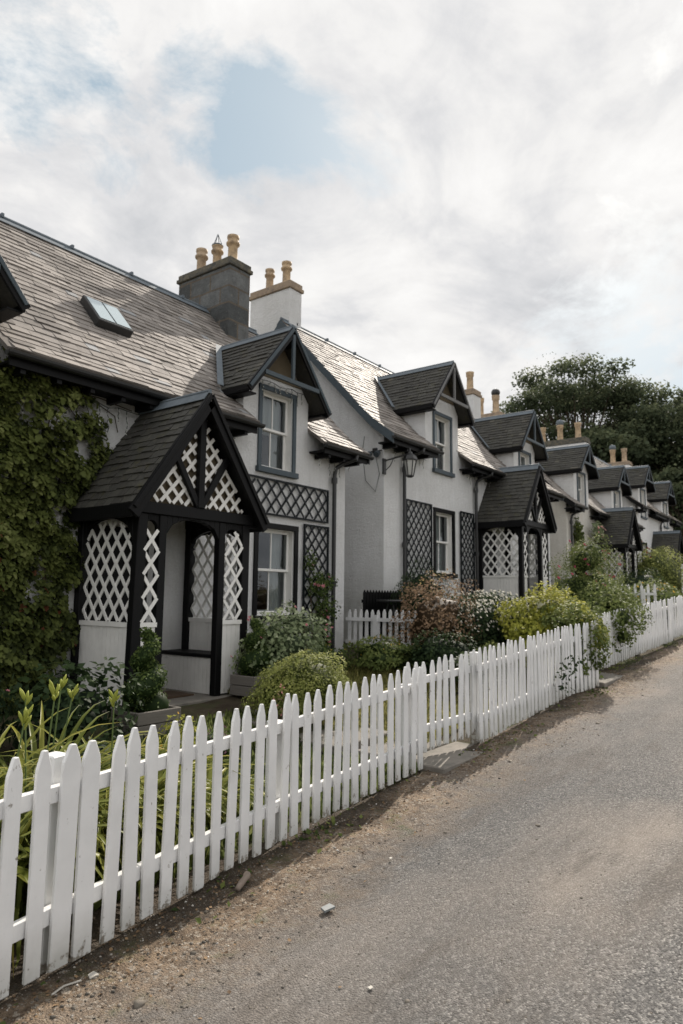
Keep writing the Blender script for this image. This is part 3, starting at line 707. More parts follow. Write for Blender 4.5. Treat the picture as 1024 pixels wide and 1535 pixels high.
# ------------------------------------------------------------------ house
D0 = 5.2
def house(label, cx, base, xl, xr, rdz, dorms, porch_spec, lows, pipes, chims, trell, vergem='black', harl='harl', skyl=None, cols=None):
    H = thing('cottage', label, 'house', (cx, 7.3, base), 'cottages in the terrace')
    prof = [(-.37, 3.76+rdz), (.12, 4.13+rdz), (.45, 4.46+rdz), (2.6, 6.75+rdz)]
    def rz(y):
        for (a, b), (c, d) in zip(prof, prof[1:]):
            if y <= c or (c, d) == prof[-1]: return b+(d-b)*(y-a)/(c-a)
    def ry(z):
        for (a, b), (c, d) in zip(prof, prof[1:]):
            if z <= d or (c, d) == prof[-1]: return a+(c-a)*(z-b)/(d-b)
    xl -= cx; xr -= cx
    ztop = rz(0)-.07
    # walls
    holes = []
    for (wx, z0, z1, w) in lows: h = w/2-.085; holes.append((wx-cx-h, wx-cx+h, z0+.09, z1-.085))
    dh = []
    for d in dorms:
        wz = d.get('wz', (3.10, 4.51)); ww = d.get('ww', .89); h = ww/2-.085; holes.append((d['x']-cx-h, d['x']-cx+h, wz[0]+.09, wz[1]-.085)); dh.append(d['x']-cx)
    b = MB(); skin(b, xl, xr, -.9, min(3.9, ztop), [h for h in holes])
    # strip above 3.9 between dormers when the eave is higher
    if ztop > 3.9:
        xs = [xl]
        for q in sorted(dh): xs += [q-.77, q+.77]
        xs.append(xr)
        for i in range(0, len(xs), 2):
            b.add([(xs[i],0,3.9),(xs[i+1],0,3.9),(xs[i+1],0,ztop),(xs[i],0,ztop)], [(0,1,2,3)])
    yb = D0
    gp = [(0,-.9),(0,ztop),(.45,rz(.45)-.07),(2.6,rz(2.6)-.08),(yb-.45,rz(.45)-.07),(yb,ztop),(yb,-.9)]
    for x, fl in ((xl, True), (xr, False)):
        vs = [(x, y, z) for y, z in gp]; b.add(vs, [tuple(range(7))[::-1] if fl else tuple(range(7))])
    b.add([(xl,yb,-.9),(xr,yb,-.9),(xr,yb,ztop),(xl,yb,ztop)], [(3,2,1,0)])
    b.build('wall', M[harl], H)
    # roof
    ov = .24; X0, X1 = xl-ov, xr+ov; rb = MB()
    segs = [(prof[0], prof[1]), (prof[1], prof[2]), (prof[2], prof[3])]
    for (a, c) in segs:
        v = Vector((0, c[0]-a[0], c[1]-a[1])); Ls = v.length; v.normalize(); n = Vector((0, -v.z, v.y))
        ex = .138
        def keep(u, w, a=a, v=v):
            y = a[0]+v.y*w
            return not any(abs(X0+u-q) < .79 and y < .45 for q in dh)
        slates(rb, (X0, a[0], a[1]), (1,0,0), v, n, X1-X0, Ls, ex, .215, .011, keep, main_tint, int(cx*10))
        # deck
        if a[0] < .4:
            cuts = [X0]
            for q in sorted(dh): cuts += [q-.77, q+.77]
            cuts.append(X1)
            for i in range(0, len(cuts), 2):
                if cuts[i+1] > cuts[i]: rb.obox(Vector((cuts[i], a[0], a[1]))-n*.05, (cuts[i+1]-cuts[i], 0, 0), v*Ls, n*.048, 0, .1)
        else: rb.obox(Vector((X0, a[0], a[1]))-n*.05, (X1-X0, 0, 0), v*Ls, n*.048, 0, .1)
        # rear slope
        a2, c2 = (yb-a[0], a[1]), (yb-c[0], c[1]); v2 = Vector((0, -v.y, v.z)); n2 = Vector((0, v.z, v.y))
        rb.obox(Vector((X0, a2[0], a2[1]))-n2*.05, (X1-X0, 0, 0), v2*Ls, n2*.06, 0, .4)
    roof = rb.build('roof', M['slate'], H)
    b = MB(); zt = prof[3][1]; b.tube([(X0-.01, 2.6, zt+.03), (X1+.01, 2.6, zt+.03)], .035, 8)
    for sg in (-1, 1): b.obox((X0, 2.6, zt+.035), (X1-X0, 0, 0), (0, sg*.13, -.13), (0, .005, .012))
    x = X0+.5
    while x < X1: b.box(x-.02, x+.02, 2.55, 2.65, zt+.02, zt+.085); x += 1.15
    b.build('ridge_cap', M['lead'], roof)
    # verge boards, fascia
    for x in (X0-.012, X1-.028):
        b = MB()
        for (a, c) in segs:
            A = Vector((x, a[0], a[1]-.09)); C = Vector((x, c[0], c[1]-.09)); off = (.04, 0, 0)
            b.prism([A+Vector((0,0,-.10)), C+Vector((0,0,-.10)), C+Vector((0,0,.095)), A+Vector((0,0,.095))], off)
            A2, C2 = Vector((x, yb-a[0], a[1]-.09)), Vector((x, yb-c[0], c[1]-.09))
            b.prism([C2+Vector((0,0,-.10)), A2+Vector((0,0,-.10)), A2+Vector((0,0,.095)), C2+Vector((0,0,.095))], off)
        b.build('verge_board', M[vergem], H)
    e = prof[0]; cuts = [X0]
    for q in sorted(dh): cuts += [q-.78, q+.78]
    cuts.append(X1)
    for i in range(0, len(cuts), 2):
        a, c = cuts[i], cuts[i+1]
        if c-a < .05: continue
        fb = MB(); gb = MB()
        fb.box(a+.03, c-.03, e[0]+.02, e[0]+.05, e[1]-.19, e[1]-.03)
        fb.box(a+.03, c-.03, e[0]+.05, -.005, e[1]-.16, e[1]-.13)
        x = a+.2
        while x < c-.1: fb.box(x-.03, x+.03, e[0]+.05, -.01, e[1]-.24, e[1]-.16); x += .42
        n = 7; vs = []
        for x in (a-.03, c+.03):
            for j in range(n+1):
                q = math.pi*j/n; vs.append((x, e[0]-.035-.055*math.cos(q), e[1]-.055-.055*math.sin(q)))
        gb.add(vs, [(j, j+1, j+n+2, j+n+1) for j in range(n)]+[tuple(range(n+1)), tuple(range(n+1, 2*n+2))[::-1]])
        fb.build('fascia', M['black'], H); gb.build('gutter', M['iron'], H)
    for (px, zlow) in pipes:
        b = MB(); x = px-cx; pts = [(x+.22, e[0]-.03, e[1]-.09), (x+.20, e[0]-.03, e[1]-.17), (x+.10, -.20, e[1]-.24), (x+.01, -.10, e[1]-.33), (x, -.075, e[1]-.45), (x, -.075, zlow)]
        b.tube(pts, .038, 10)
        for z in (e[1]-.55, 1.4): b.tube([(x, -.075, z-.05), (x, -.075, z+.05)], .052, 10)
        b.build('downpipe', M['iron'], H, sm=False)
    for i, (wx, z0, z1, w) in enumerate(lows):
        window(H, ('low', round(w, 2), round(z0, 2), round(z1, 2)), wx-cx, z0, z1, w, 0, 'black', 'sides', 'window')
    for i, d in enumerate(dorms):
        dormer(H, (label[:12]+d.get('k', ''), rdz), d['x']-cx, ry, d.get('apex', 5.48), d.get('hw', .95), d.get('rise', 1.17), d.get('wz', (3.10, 4.51)), d.get('tone', 'bluegrey'), d.get('ww', .89), min(3.9, ztop))
    if porch_spec: porch(H, porch_spec[0]-cx, porch_spec[1], porch_spec[2])
    for (x0, x1, y0, y1, z1, mat, cap, pots, ch) in chims:
        chimney(H, x0-cx, x1-cx, y0-7.3, y1-7.3, 4.5, z1-base, mat, cap, [(p[0]-7.3,)+tuple(p[1:]) for p in pots], caph=ch)
    for (x0, x1, z0, z1, dw) in trell:
        b = MB(); a, c = x0-cx, x1-cx
        lattice(b, lambda x, z: True, a+.01, c-.01, z0+.01, z1-.01, lambda x, z, o: (x, -.035-o, z), dw, dw*1.15, .034, .009)
        for (p, q, r_, s_) in ((a, c, z0, z0+.03), (a, c, z1-.03, z1), (a, a+.03, z0+.03, z1-.03), (c-.03, c, z0+.03, z1-.03)): b.box(p, q, -.056, -.026, r_, s_)
        b.build('trellis', M['trellis'], H)
    if skyl:
        x0, x1, y0, y1 = skyl; x0 -= cx; x1 -= cx; y0 -= 7.3; y1 -= 7.3; A = Vector((x0, y0, rz(y0))); v = (Vector((x0, y1, rz(y1)))-A); n = Vector((0, -v.z, v.y)).normalized()
        k = MB().obox(A, (x1-x0, 0, 0), v, n*.13).build('skylight', M['iron'], H, bevel=.01)
        w = (x1-x0-.09)/2; b = MB()
        for i in (0, 1): b.obox(A+Vector((.03+i*(w+.03), 0, 0))+v*.07+n*.131, (w, 0, 0), v*.86, n*.006)
        b.build('pane', M['skyglass'], k)
    return H, rz

H1, rz1 = house('nearest white cottage with ivy, a skylight and a grey stone chimney', 5.35, .40, .9, 9.82, 0,
    [dict(x=2.62, k='a'), dict(x=7.97, k='a')], (5.40, 0, 1.0), [(8.01, .80, 2.32, 1.02), (2.2, .80, 2.32, 1.02)], [(9.41, -.3)],
    [(8.66, 9.22, 9.25, 10.75, 7.93, 'stone', 'capdark', [(9.48, 0, .86, None), (9.93, 0, .80, 'wire'), (10.4, 0, .86, None)], .17)],
    [(7.0, 9.28, 2.44, 3.02, .235), (8.64, 9.30, .2, 2.38, .20), (2.9, 3.9, .2, 2.38, .2)], 'black', 'harl', (5.12, 5.68, 8.08, 8.52))
H2, rz2 = house('second white cottage with black trellises and a wall lantern', 16.0, 1.23, 11.1, 20.2, -.27,
    [dict(x=13.5, k='a', apex=5.66, tone='greywood'), dict(x=18.35, k='b', apex=5.62)], (16.10, 0, 1.0), [(13.55, .80, 2.32, .98), (18.6, .80, 2.32, 1.0)], [(11.75, -.5), (15.05, -.5)],
    [(11.08, 11.5, 9.85, 11.1, 8.55, 'harl', 'sand', [(10.15, 0, .84, None), (10.68, 0, .80, None)], .19), (19.9, 20.45, 9.6, 10.8, 8.2, 'harl', 'sand', [(9.85, 1, .95, None), (10.4, 1, .9, None)], .2)],
    [(11.87, 12.93, .2, 2.36, .20), (14.28, 14.98, .2, 2.36, .18)], 'bluegrey')
H3, rz3 = house('third white cottage beyond the passage with roses on its wall', 25.6, 1.45, 21.75, 29.9, -.62,
    [dict(x=23.35, k='a', apex=5.35, rise=.95, wz=(3.2, 4.45)), dict(x=27.75, k='b', apex=5.32, rise=.95, wz=(3.2, 4.42))], (25.35, 0, .93), [(22.9, .8, 2.2, .9), (27.6, .8, 2.3, .9)], [(22.0, -.5)],
    [(22.05, 22.6, 9.6, 11.2, 7.95, 'harl', 'sand', [(9.9, 1, 1.0, 'iron'), (10.5, 1, 1.0, None)], .15), (29.6, 30.2, 9.0, 11.6, 8.35, 'harl', 'capdark', [(9.4, 1, 1.05, None), (10.2, 1, 1.05, 'lead'), (11.0, 1, 1.05, None)], .25)],
    [(26.6, 27.0, .2, 2.2, .2)], 'black', 'harl_cream')
H4, rz4 = house('farthest white cottage at the end of the terrace', 34.2, 1.85, 30.6, 38.0, -.1,
    [dict(x=31.9, k='a', apex=5.58, rise=.95, wz=(3.25, 4.6)), dict(x=36.3, k='b', apex=5.5, rise=.95, wz=(3.2, 4.5))], (33.6, -.45, .9), [(31.8, .8, 2.2, .9), (36.2, .8, 2.2, .9)], [(34.9, -.5)],
    [(38.0, 38.6, 9.3, 10.6, 8.75, 'harl', 'sand', [(9.6, 1, 1.1, None), (10.2, 1, 1.1, 'lead')], .2)], [], 'black')

# ------------------------------------------------------------------ wall lantern, floodlight, string lights
lt = thing('wall_lantern', 'black glazed lantern on a wall bracket beside the second cottage downpipe', 'lantern', (11.36, 6.86, 4.2)); lt.scale = (1.2, 1.2, 1.2)
b = MB()
for i in range(6):
    a = i*math.pi/3; A = (.105*math.cos(a), .105*math.sin(a), .05); B = (.06*math.cos(a), .06*math.sin(a), -.20); b.tube([A, B], .009, 5)
b.lathe([(.11,.045),(.125,.05),(.125,.065),(.10,.08)], n=6); b.lathe([(.065,-.20),(.07,-.215),(.04,-.235),(0,-.24)], n=6); b.build('cage', M['iron'], lt)
MB().lathe([(.128,.066),(.10,.12),(.045,.165),(.04,.19),(.015,.20),(.012,.25),(0,.26)], n=6).build('hood', M['iron'], lt)
MB().lathe([(.055,-.195),(.097,.045)], n=6).build('pane', M['lampglass'], lt)
b = MB(); b.tube([(-.22, .36, .04), (-.12, .18, .10), (0, 0, .16)], .014, 6); b.tube([(-.22, .33, -.12), (-.2, .25, -.04), (-.16, .22, .07)], .009, 5); b.box(-.26, -.18, .345, .372, -.18, .08); b.build('bracket', M['iron'], lt)
fl = thing('floodlight', 'small twin floodlight on the gable of the second cottage', 'light', (11.1, 7.5, 4.4))
b = MB(); b.box(-.04, 0, -.05, .05, .03, .13); b.tube([(-.05, -.18, .06), (-.05, .18, .06)], .014, 6); b.build('bracket', M['iron'], fl)
for sy in (-.1, .1): MB().tube([(-.05, sy, .03), (-.13, sy, -.03)], [.05, .065], 10).build('lamp_head', M['bluegrey'], fl)
b = MB(); b.tube([(-.03, 0, .05), (-.035, -.12, -.4), (-.03, -.02, -.75), (-.03, .22, -.5), (-.03, .3, .1), (-.03, .25, .4)], .006, 5); b.build('cable', M['cable'], fl)
def string_lights(x0, x1, y, z, label, seed, drop=(.08, .34)):
    rr = random.Random(seed); o = thing('string_lights', label, 'fairy lights', (x0, y, z), 'icicle string lights along the eaves')
    b = MB(); bl = MB(); n = int((x1-x0)/.13); pts = []
    for i in range(n+1): pts.append((i*(x1-x0)/n, rr.uniform(-.01, .01), -.03*abs(math.sin(i*.9))+rr.uniform(-.012, .012)))
    b.tube(pts, .006, 4)
    for p in pts[1:-1]:
        if rr.random() < .25: continue
        L = rr.uniform(*drop); q = [p]; k = 5
        for j in range(1, k+1): q.append((p[0]+rr.uniform(-.02, .02), p[1]+rr.uniform(-.012, .012), p[2]-L*j/k))
        b.tube(q, .005, 4)
        for c in q[1:]: bl.tube([c, (c[0]+rr.uniform(-.02, .02), c[1]-.01, c[2]-.022)], [.004, .006], 4)
    b.build('cable', M['cable'], o); bl.build('bulb', M['bulb'], o)
string_lights(3.6, 6.95, 7.20, .40+3.50, 'string lights under the eave left of the nearest dormer', 1)
string_lights(8.8, 9.95, 7.2, 3.98, 'string lights under the short eave by the first downpipe', 2)
string_lights(11.2, 12.6, 7.2, 4.53, 'string lights under the eave above the wall lantern', 3)
string_lights(14.4, 15.9, 7.2, 4.53, 'string lights under the eave beside the second porch', 4)
string_lights(7.3, 8.65, 7.25, 4.98, 'string lights across the nearest dormer gable', 5, (.05, .28))
string_lights(22.0, 22.8, 7.2, 4.4, 'string lights on the cream wall of the third cottage', 6, (.2, .7))

# ------------------------------------------------------------------ ground, road
xs = [-400,-150,-60,-30,-15,-8]+list(np.arange(-5, 42, .5))+[46,52,60,90,150,300,600]
ys = [-400,-100,-40,-20,-10]+list(np.arange(-6, 9, .3))+[10,13,20,40,90,200,500]
mb = MB(); mb.v = [(x, y, ground(x, y)-.02+(.02*math.sin(x*3.1+y*2)*math.sin(y*4.3) if 3.4 < y < 12 and -5 < x < 42 else 0)) for y in ys for x in xs]; W = len(xs)
mb.f = [(j*W+i, j*W+i+1, (j+1)*W+i+1, (j+1)*W+i) for j in range(len(ys)-1) for i in range(W-1)]; mb.m = [0]*len(mb.f); mb.t = [.5]*len(mb.f)
tag(mb.build('ground', M['soil'], sm=True), None, None, None, 'structure')
xs = list(np.arange(-6, 60, .25)); ys = list(np.arange(-6, 3.31, .133))
mb = MB(); W = len(xs)
mb.v = [(x, y, street(x)+.006+.012*math.sin(x*1.7+y)*math.sin(y*2.1)) for y in ys for x in xs]
mb.f = [(j*W+i, j*W+i+1, (j+1)*W+i+1, (j+1)*W+i) for j in range(len(ys)-1) for i in range(W-1)]; mb.m = [0]*len(mb.f); mb.t = [.5]*len(mb.f)
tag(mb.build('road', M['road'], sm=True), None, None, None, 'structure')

# ------------------------------------------------------------------ fences
def picket_mesh(w, h, t, tip=.10, tw=.012, rot=0):
    b = MB(); s = w/2
    out = [(-s,0),(s,0),(s,h-tip),(s*.93,h-tip*.72),(tw,h-.003),(tw*.6,h),(-tw*.6,h),(-tw,h-.003),(-s*.93,h-tip*.72),(-s,h-tip)]
    b.prism([(x, -t/2, z) for x, z in out], (0, t, 0)); return b.mesh('picket', M['picket'])
PM = [picket_mesh(.072+.004*i, .91, .019) for i in range(3)]
def fence(label, pts, spacing=.137, h=1.0, name='picket_fence', posts=None, scale_w=1.0, seed=0, gate=False, zoff=0, cat='fence', wide=None, group='white picket fences along the road'):
    rr = random.Random(seed); P = [Vector((x, y, 0)) for x, y in pts]
    o = thing(name, label, cat, (P[0].x, P[0].y, street(P[0].x)+zoff), group); z00 = street(P[0].x)+zoff
    seg = [(P[i], P[i+1], (P[i+1]-P[i]).length) for i in range(len(P)-1)]; tot = sum(s[2] for s in seg)
    def at(d):
        for a, c, L in seg:
            if d <= L+1e-6: break
            d -= L
        else: d = L
        p = a.lerp(c, min(1, d/L)); u = (c-a).normalized(); return p, u
    n = int(round(tot/spacing)); sp = tot/n
    for i in range(n+1):
        p, u = at(min(tot, i*sp+(rr.uniform(-.008, .008) if 0 < i < n else 0))); z = street(p.x)+zoff+.03+rr.uniform(-.012, .012)
        q = instance(rr.choice(PM), 'picket', o, (p.x-P[0].x, p.y-P[0].y, z-z00), (R(rr.uniform(-.8, .8)), R(rr.gauss(.4, .65)), math.atan2(u.y, u.x)), (scale_w*rr.uniform(.96, 1.04), 1, h*rr.uniform(.98, 1.015)))
        if wide and i in wide: q.scale.x *= 1.35
        bv = q.modifiers.new('Bevel', 'BEVEL'); bv.width = .0035; bv.segments = 1
    # rails behind the pickets
    for zr in (.215, .71):
        b = MB(); m = max(2, int(tot/.6)); prev = None
        for i in range(m+1):
            p, u = at(tot*i/m); nrm = Vector((-u.y, u.x, 0)); c = p+nrm*.033; c.z = street(p.x)+zoff+.03+zr*h+rr.uniform(-.004, .004)
            c -= Vector((P[0].x, P[0].y, z00))
            if prev is not None: b.beam(prev, c, .035, .07, (0,0,0) if False else nrm)
            prev = c
        b.build('rail', M['picket'], o, bevel=.003)
    for d in (posts or []):
        p, u = at(d); nrm = Vector((-u.y, u.x, 0)); c = p+nrm*.10
        b = MB().box(-.045, .045, -.045, .045, -.25, (.86 if d == posts[0] else .74)*h)
        k = b.build('post', M['picket'], o, bevel=.006); k.location = (c.x-P[0].x, c.y-P[0].y, street(p.x)+zoff-z00+.03); k.rotation_euler = (0, 0, math.atan2(u.y, u.x))
    return o
FA = [(.2, 2.50), (1.6, 2.77), (3.0, 3.0), (4.2, 3.13), (5.45, 3.19)]
fence('nearest white picket fence run in front of the daylilies', FA, .134, 1.0, posts=[1.60, 3.35, 5.2], seed=3, wide=(12,13))
fence('white picket gate set back at the end of the nearest fence', [(5.56, 3.38), (6.56, 3.21)], .112, .93, 'picket_gate', posts=[], seed=5, zoff=.05, cat='gate', scale_w=.86, group='white picket gates')
fence('middle white picket fence run with vines over its far end', [(6.57, 3.13), (8.2, 3.15), (9.35, 3.14), (10.1, 3.02)], .118, 1.02, posts=[.08, 1.8, 3.4], seed=8, scale_w=.95)
fence('half-open white picket gate beyond the vine-covered fence end', [(11.0, 3.52), (11.75, 3.44)], .12, 1.0, 'picket_gate', seed=9, cat='gate', group='white picket gates')
fence('white picket fence run beyond the second gate below the pink shrub', [(11.85, 3.42), (14.0, 3.34), (16.2, 3.24)], .118, 1.0, posts=[.1, 2.2, 4.2], seed=10)
fence('farthest white picket fence run at the right edge', [(16.75, 3.32), (20.5, 3.34)], .13, 1.0, posts=[.3, 2.2], seed=12)
# side fence between the gardens
def side_fence(label, x, y0, y1, z, hgt, n, name='picket_fence', mat=None):
    o = thing(name, label, 'fence', (x, y0, z)); st = (y1-y0)/n
    for i in range(n+1):
        q = instance(PM[i % 3], 'picket', o, (0, i*st, .02+random.uniform(-.01, .01)), (0, 0, R(90)+R(random.uniform(-1, 1))), (.8, 1, hgt/.9))
    for zr in (.18, .78): MB().box(-.055, -.02, -.03, y1-y0+.05, zr*hgt-.03, zr*hgt+.03).build('rail', M['picket'], o)
    for yy in (.25, 1.5): MB().box(-.09, -.06+.04, yy-.04, yy+.04, -.2, hgt*.9).build('post', M['picket'], o)
    return o
side_fence('white picket fence dividing the gardens at the corner of the nearest cottage', 10.0, 5.2, 7.3, .68, .66, 17)
o = thing('slat_fence', 'low black slatted fence across the passage between cottages', 'fence', (10.08, 7.05, .88))
for i in range(15): MB().prism([(i*.095, 0, 0), (i*.095+.075, 0, 0), (i*.095+.075, 0, .78), (i*.095+.0375, 0, .83), (i*.095, 0, .78)], (0, .02, 0)).build('slat', M['black'], o)
MB().box(0, 1.41, .021, .05, .6, .66).build('rail', M['black'], o)
side_fence('white picket fence between the far front gardens', 17.4, 3.8, 6.0, street(17.4)+.25, .95, 15)

# ------------------------------------------------------------------ paving
def slab(name, pts, z, th, label=None):
    b = MB().prism([(x, y, z) for x, y in pts], (0, 0, th)); o = b.build(name, M['paving'], bevel=.01); tag(o, label, None, None, 'structure'); return o
for i, (x0, x1, y0, y1) in enumerate([(5.15, 6.15, 4.75, 5.55), (5.3, 6.25, 4.0, 4.72), (5.5, 6.45, 3.45, 3.97)]):
    slab('path', [(x0, y0), (x1, y0), (x1+.05, y1), (x0+.03, y1)], ground((x0+x1)/2, (y0+y1)/2)-.05, .085)
slab('path', [(5.5, 2.98), (6.55, 2.98), (6.6, 3.44), (5.52, 3.44)], street(6)-.05, .075)
slab('path', [(10.2, 2.95), (11.6, 3.0), (11.7, 3.9), (10.3, 3.9)], street(11)-.05, .08)

# ------------------------------------------------------------------ porch side things
def planter(label, x, y, w=.42, d=.36, h=.24):
    z = ground(x, y); o = thing('planter', label, 'planter', (x, y, z)); b = MB()
    for (a0, a1, b0, b1) in ((-w/2, w/2, -d/2, -d/2+.03), (-w/2, w/2, d/2-.03, d/2), (-w/2, -w/2+.03, -d/2+.03, d/2-.03), (w/2-.03, w/2, -d/2+.03, d/2-.03)):
        for k in range(2): b.box(a0, a1, b0, b1, k*h/2+.002, (k+1)*h/2-.004)
    b.build('box', M['planter'], o, bevel=.006); MB().box(-w/2+.03, w/2-.03, -d/2+.03, d/2-.03, 0, h-.04).build('soil', M['soil'], o); return o
def topiary(label, x, y, z, h=.70):
    o = thing('topiary', label, 'topiary', (x, y, z), 'spiral topiaries at the first porch'); L = Leaves(); n = 3600
    T = rng.random(n)*1.0; ang = T*2*math.pi*2.3+rng.normal(0, .9, n); rad = .215*(1-T*.70)
    c = np.stack([np.cos(T*14.4)*rad*.45, np.sin(T*14.4)*rad*.45, .06+T*h], 1); D = rdir(n)
    P = c+D*(rad*.75)[:, None]*rng.uniform(.8, 1.1, (n, 1)); L.add(P, D+rng.normal(0, .5, (n, 3)), D+rng.normal(0, .6, (n, 3)), .030*rng.uniform(.7, 1.2, n), .25+.55*rng.random(n)+.25*np.clip(D[:, 2], 0, 1), 'oval')
    for k in range(26):
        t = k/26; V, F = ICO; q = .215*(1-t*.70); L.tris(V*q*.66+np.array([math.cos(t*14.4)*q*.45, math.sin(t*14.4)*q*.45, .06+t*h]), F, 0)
    L.build('foliage', M['box'], o); MB().tube([(0,0,-.05), (0,0,h*.9)], .012, 6).build('trunk', M['bark'], o)
planter('grey wooden planter left of the first porch steps', 4.22, 5.45, .5, .4); topiary('spiral topiary in the planter left of the first porch', 4.2, 5.45, ground(4.2, 5.45)+.19)
planter('grey planter right of the first porch opening', 6.12, 5.85, .5, .4); topiary('spiral topiary in the planter right of the first porch', 6.10, 5.85, ground(6.1, 5.85)+.19, .6)
tag(MB().box(5.0, 5.65, 6.42, 6.85, .401, .42).build('doormat', M['mat']), 'brown coir doormat inside the first porch', 'doormat')
o = thing('garden_table', 'small dark garden table behind the side fence', 'table', (10.45, 6.7, .9))
MB().lathe([(0,.60),(.26,.60),(.27,.62),(.26,.64),(0,.64)], n=24).build('tabletop', M['iron'], o)
for a in (0, 2.1, 4.2): MB().tube([(.05*math.cos(a), .05*math.sin(a), .6), (.2*math.cos(a), .2*math.sin(a), 0)], .012, 6).build('leg', M['iron'], o)

# ------------------------------------------------------------------ ivy on the first cottage
def pip(x, y, poly):
    ins = np.zeros(len(x), bool); j = len(poly)-1
    for i in range(len(poly)):
        xi, yi = poly[i]; xj, yj = poly[j]
        c = ((yi > y) != (yj > y)) & (x < (xj-xi)*(y-yi)/(yj-yi+1e-12)+xi); ins ^= c; j = i
    return ins
IV = [(1.3,.3),(1.3,4.0),(2.6,4.15),(3.5,4.12),(3.98,4.12),(4.12,4.04),(4.45,3.97),(4.6,3.86),(4.30,3.80),(4.12,3.72),(4.14,3.52),(4.40,3.58),(4.60,3.72),(4.83,3.74),(4.85,3.58),(4.66,3.44),(4.82,3.22),(4.72,3.02),(4.58,2.8),(4.5,2.6),(4.47,1.6),(4.4,.5),(4.2,.3)]
o = thing('ivy', 'dense green ivy covering the left wall of the nearest cottage', 'ivy', (3.0, 7.3, .3)); L = Leaves()
n = 36000; x = rng.uniform(1.3, 4.95, n); z = rng.uniform(.3, 4.25, n); jx = x+rng.normal(0, .06, n)+.10*np.sin(z*9)*(x > 3.6); jz = z+rng.normal(0, .06, n); k = pip(jx, jz, IV) & (np.sin(x*5.7+z*2.2)*np.sin(z*4.9-x*2.6)+.5*np.sin(x*13)*np.sin(z*11)+rng.normal(0, .25, n) > -1.0+.35*(x > 3.9)); x, z = x[k], z[k]; n = len(x)
bul = .12+.10*np.sin(x*3.1+1)*np.sin(z*2.3)+.08*np.sin(x*7.3)*np.sin(z*6.1+2)+.07*np.sin(x*11+z*3)*np.sin(z*13-x*4)
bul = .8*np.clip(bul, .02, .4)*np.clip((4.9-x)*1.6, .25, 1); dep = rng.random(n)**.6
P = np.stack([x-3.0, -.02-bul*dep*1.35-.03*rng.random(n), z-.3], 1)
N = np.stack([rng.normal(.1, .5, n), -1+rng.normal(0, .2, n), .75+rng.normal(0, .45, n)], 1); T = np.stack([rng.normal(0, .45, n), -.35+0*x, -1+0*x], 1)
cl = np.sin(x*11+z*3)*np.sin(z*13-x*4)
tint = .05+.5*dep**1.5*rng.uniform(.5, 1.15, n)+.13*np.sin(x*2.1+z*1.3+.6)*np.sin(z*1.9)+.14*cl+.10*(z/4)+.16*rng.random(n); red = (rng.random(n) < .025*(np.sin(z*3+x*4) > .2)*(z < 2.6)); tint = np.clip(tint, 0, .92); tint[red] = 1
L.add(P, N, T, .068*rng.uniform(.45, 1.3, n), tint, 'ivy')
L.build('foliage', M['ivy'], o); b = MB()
for i in range(14):
    x0 = random.uniform(1.6, 4.2); pts = [(x0-3, -.02, 0)]
    for j in range(1, 7): pts.append((max(-1.5, min(1.2, pts[-1][0]+random.uniform(-.12, .12))), -.03, j*.55))
    b.tube(pts, [.025-.003*j for j in range(7)], 6)
for pts in ([(1.2,-.02,3.6),(1.45,-.02,3.35),(1.6,-.02,3.2)], [(1.7,-.02,3.6),(1.95,-.02,3.5),(2.0,-.03,3.3)], [(1.3,-.02,3.65),(1.7,-.02,3.68),(2.2,-.02,3.62)]): b.tube(pts, .006, 4)
b.build('stem', M['bark'], o)

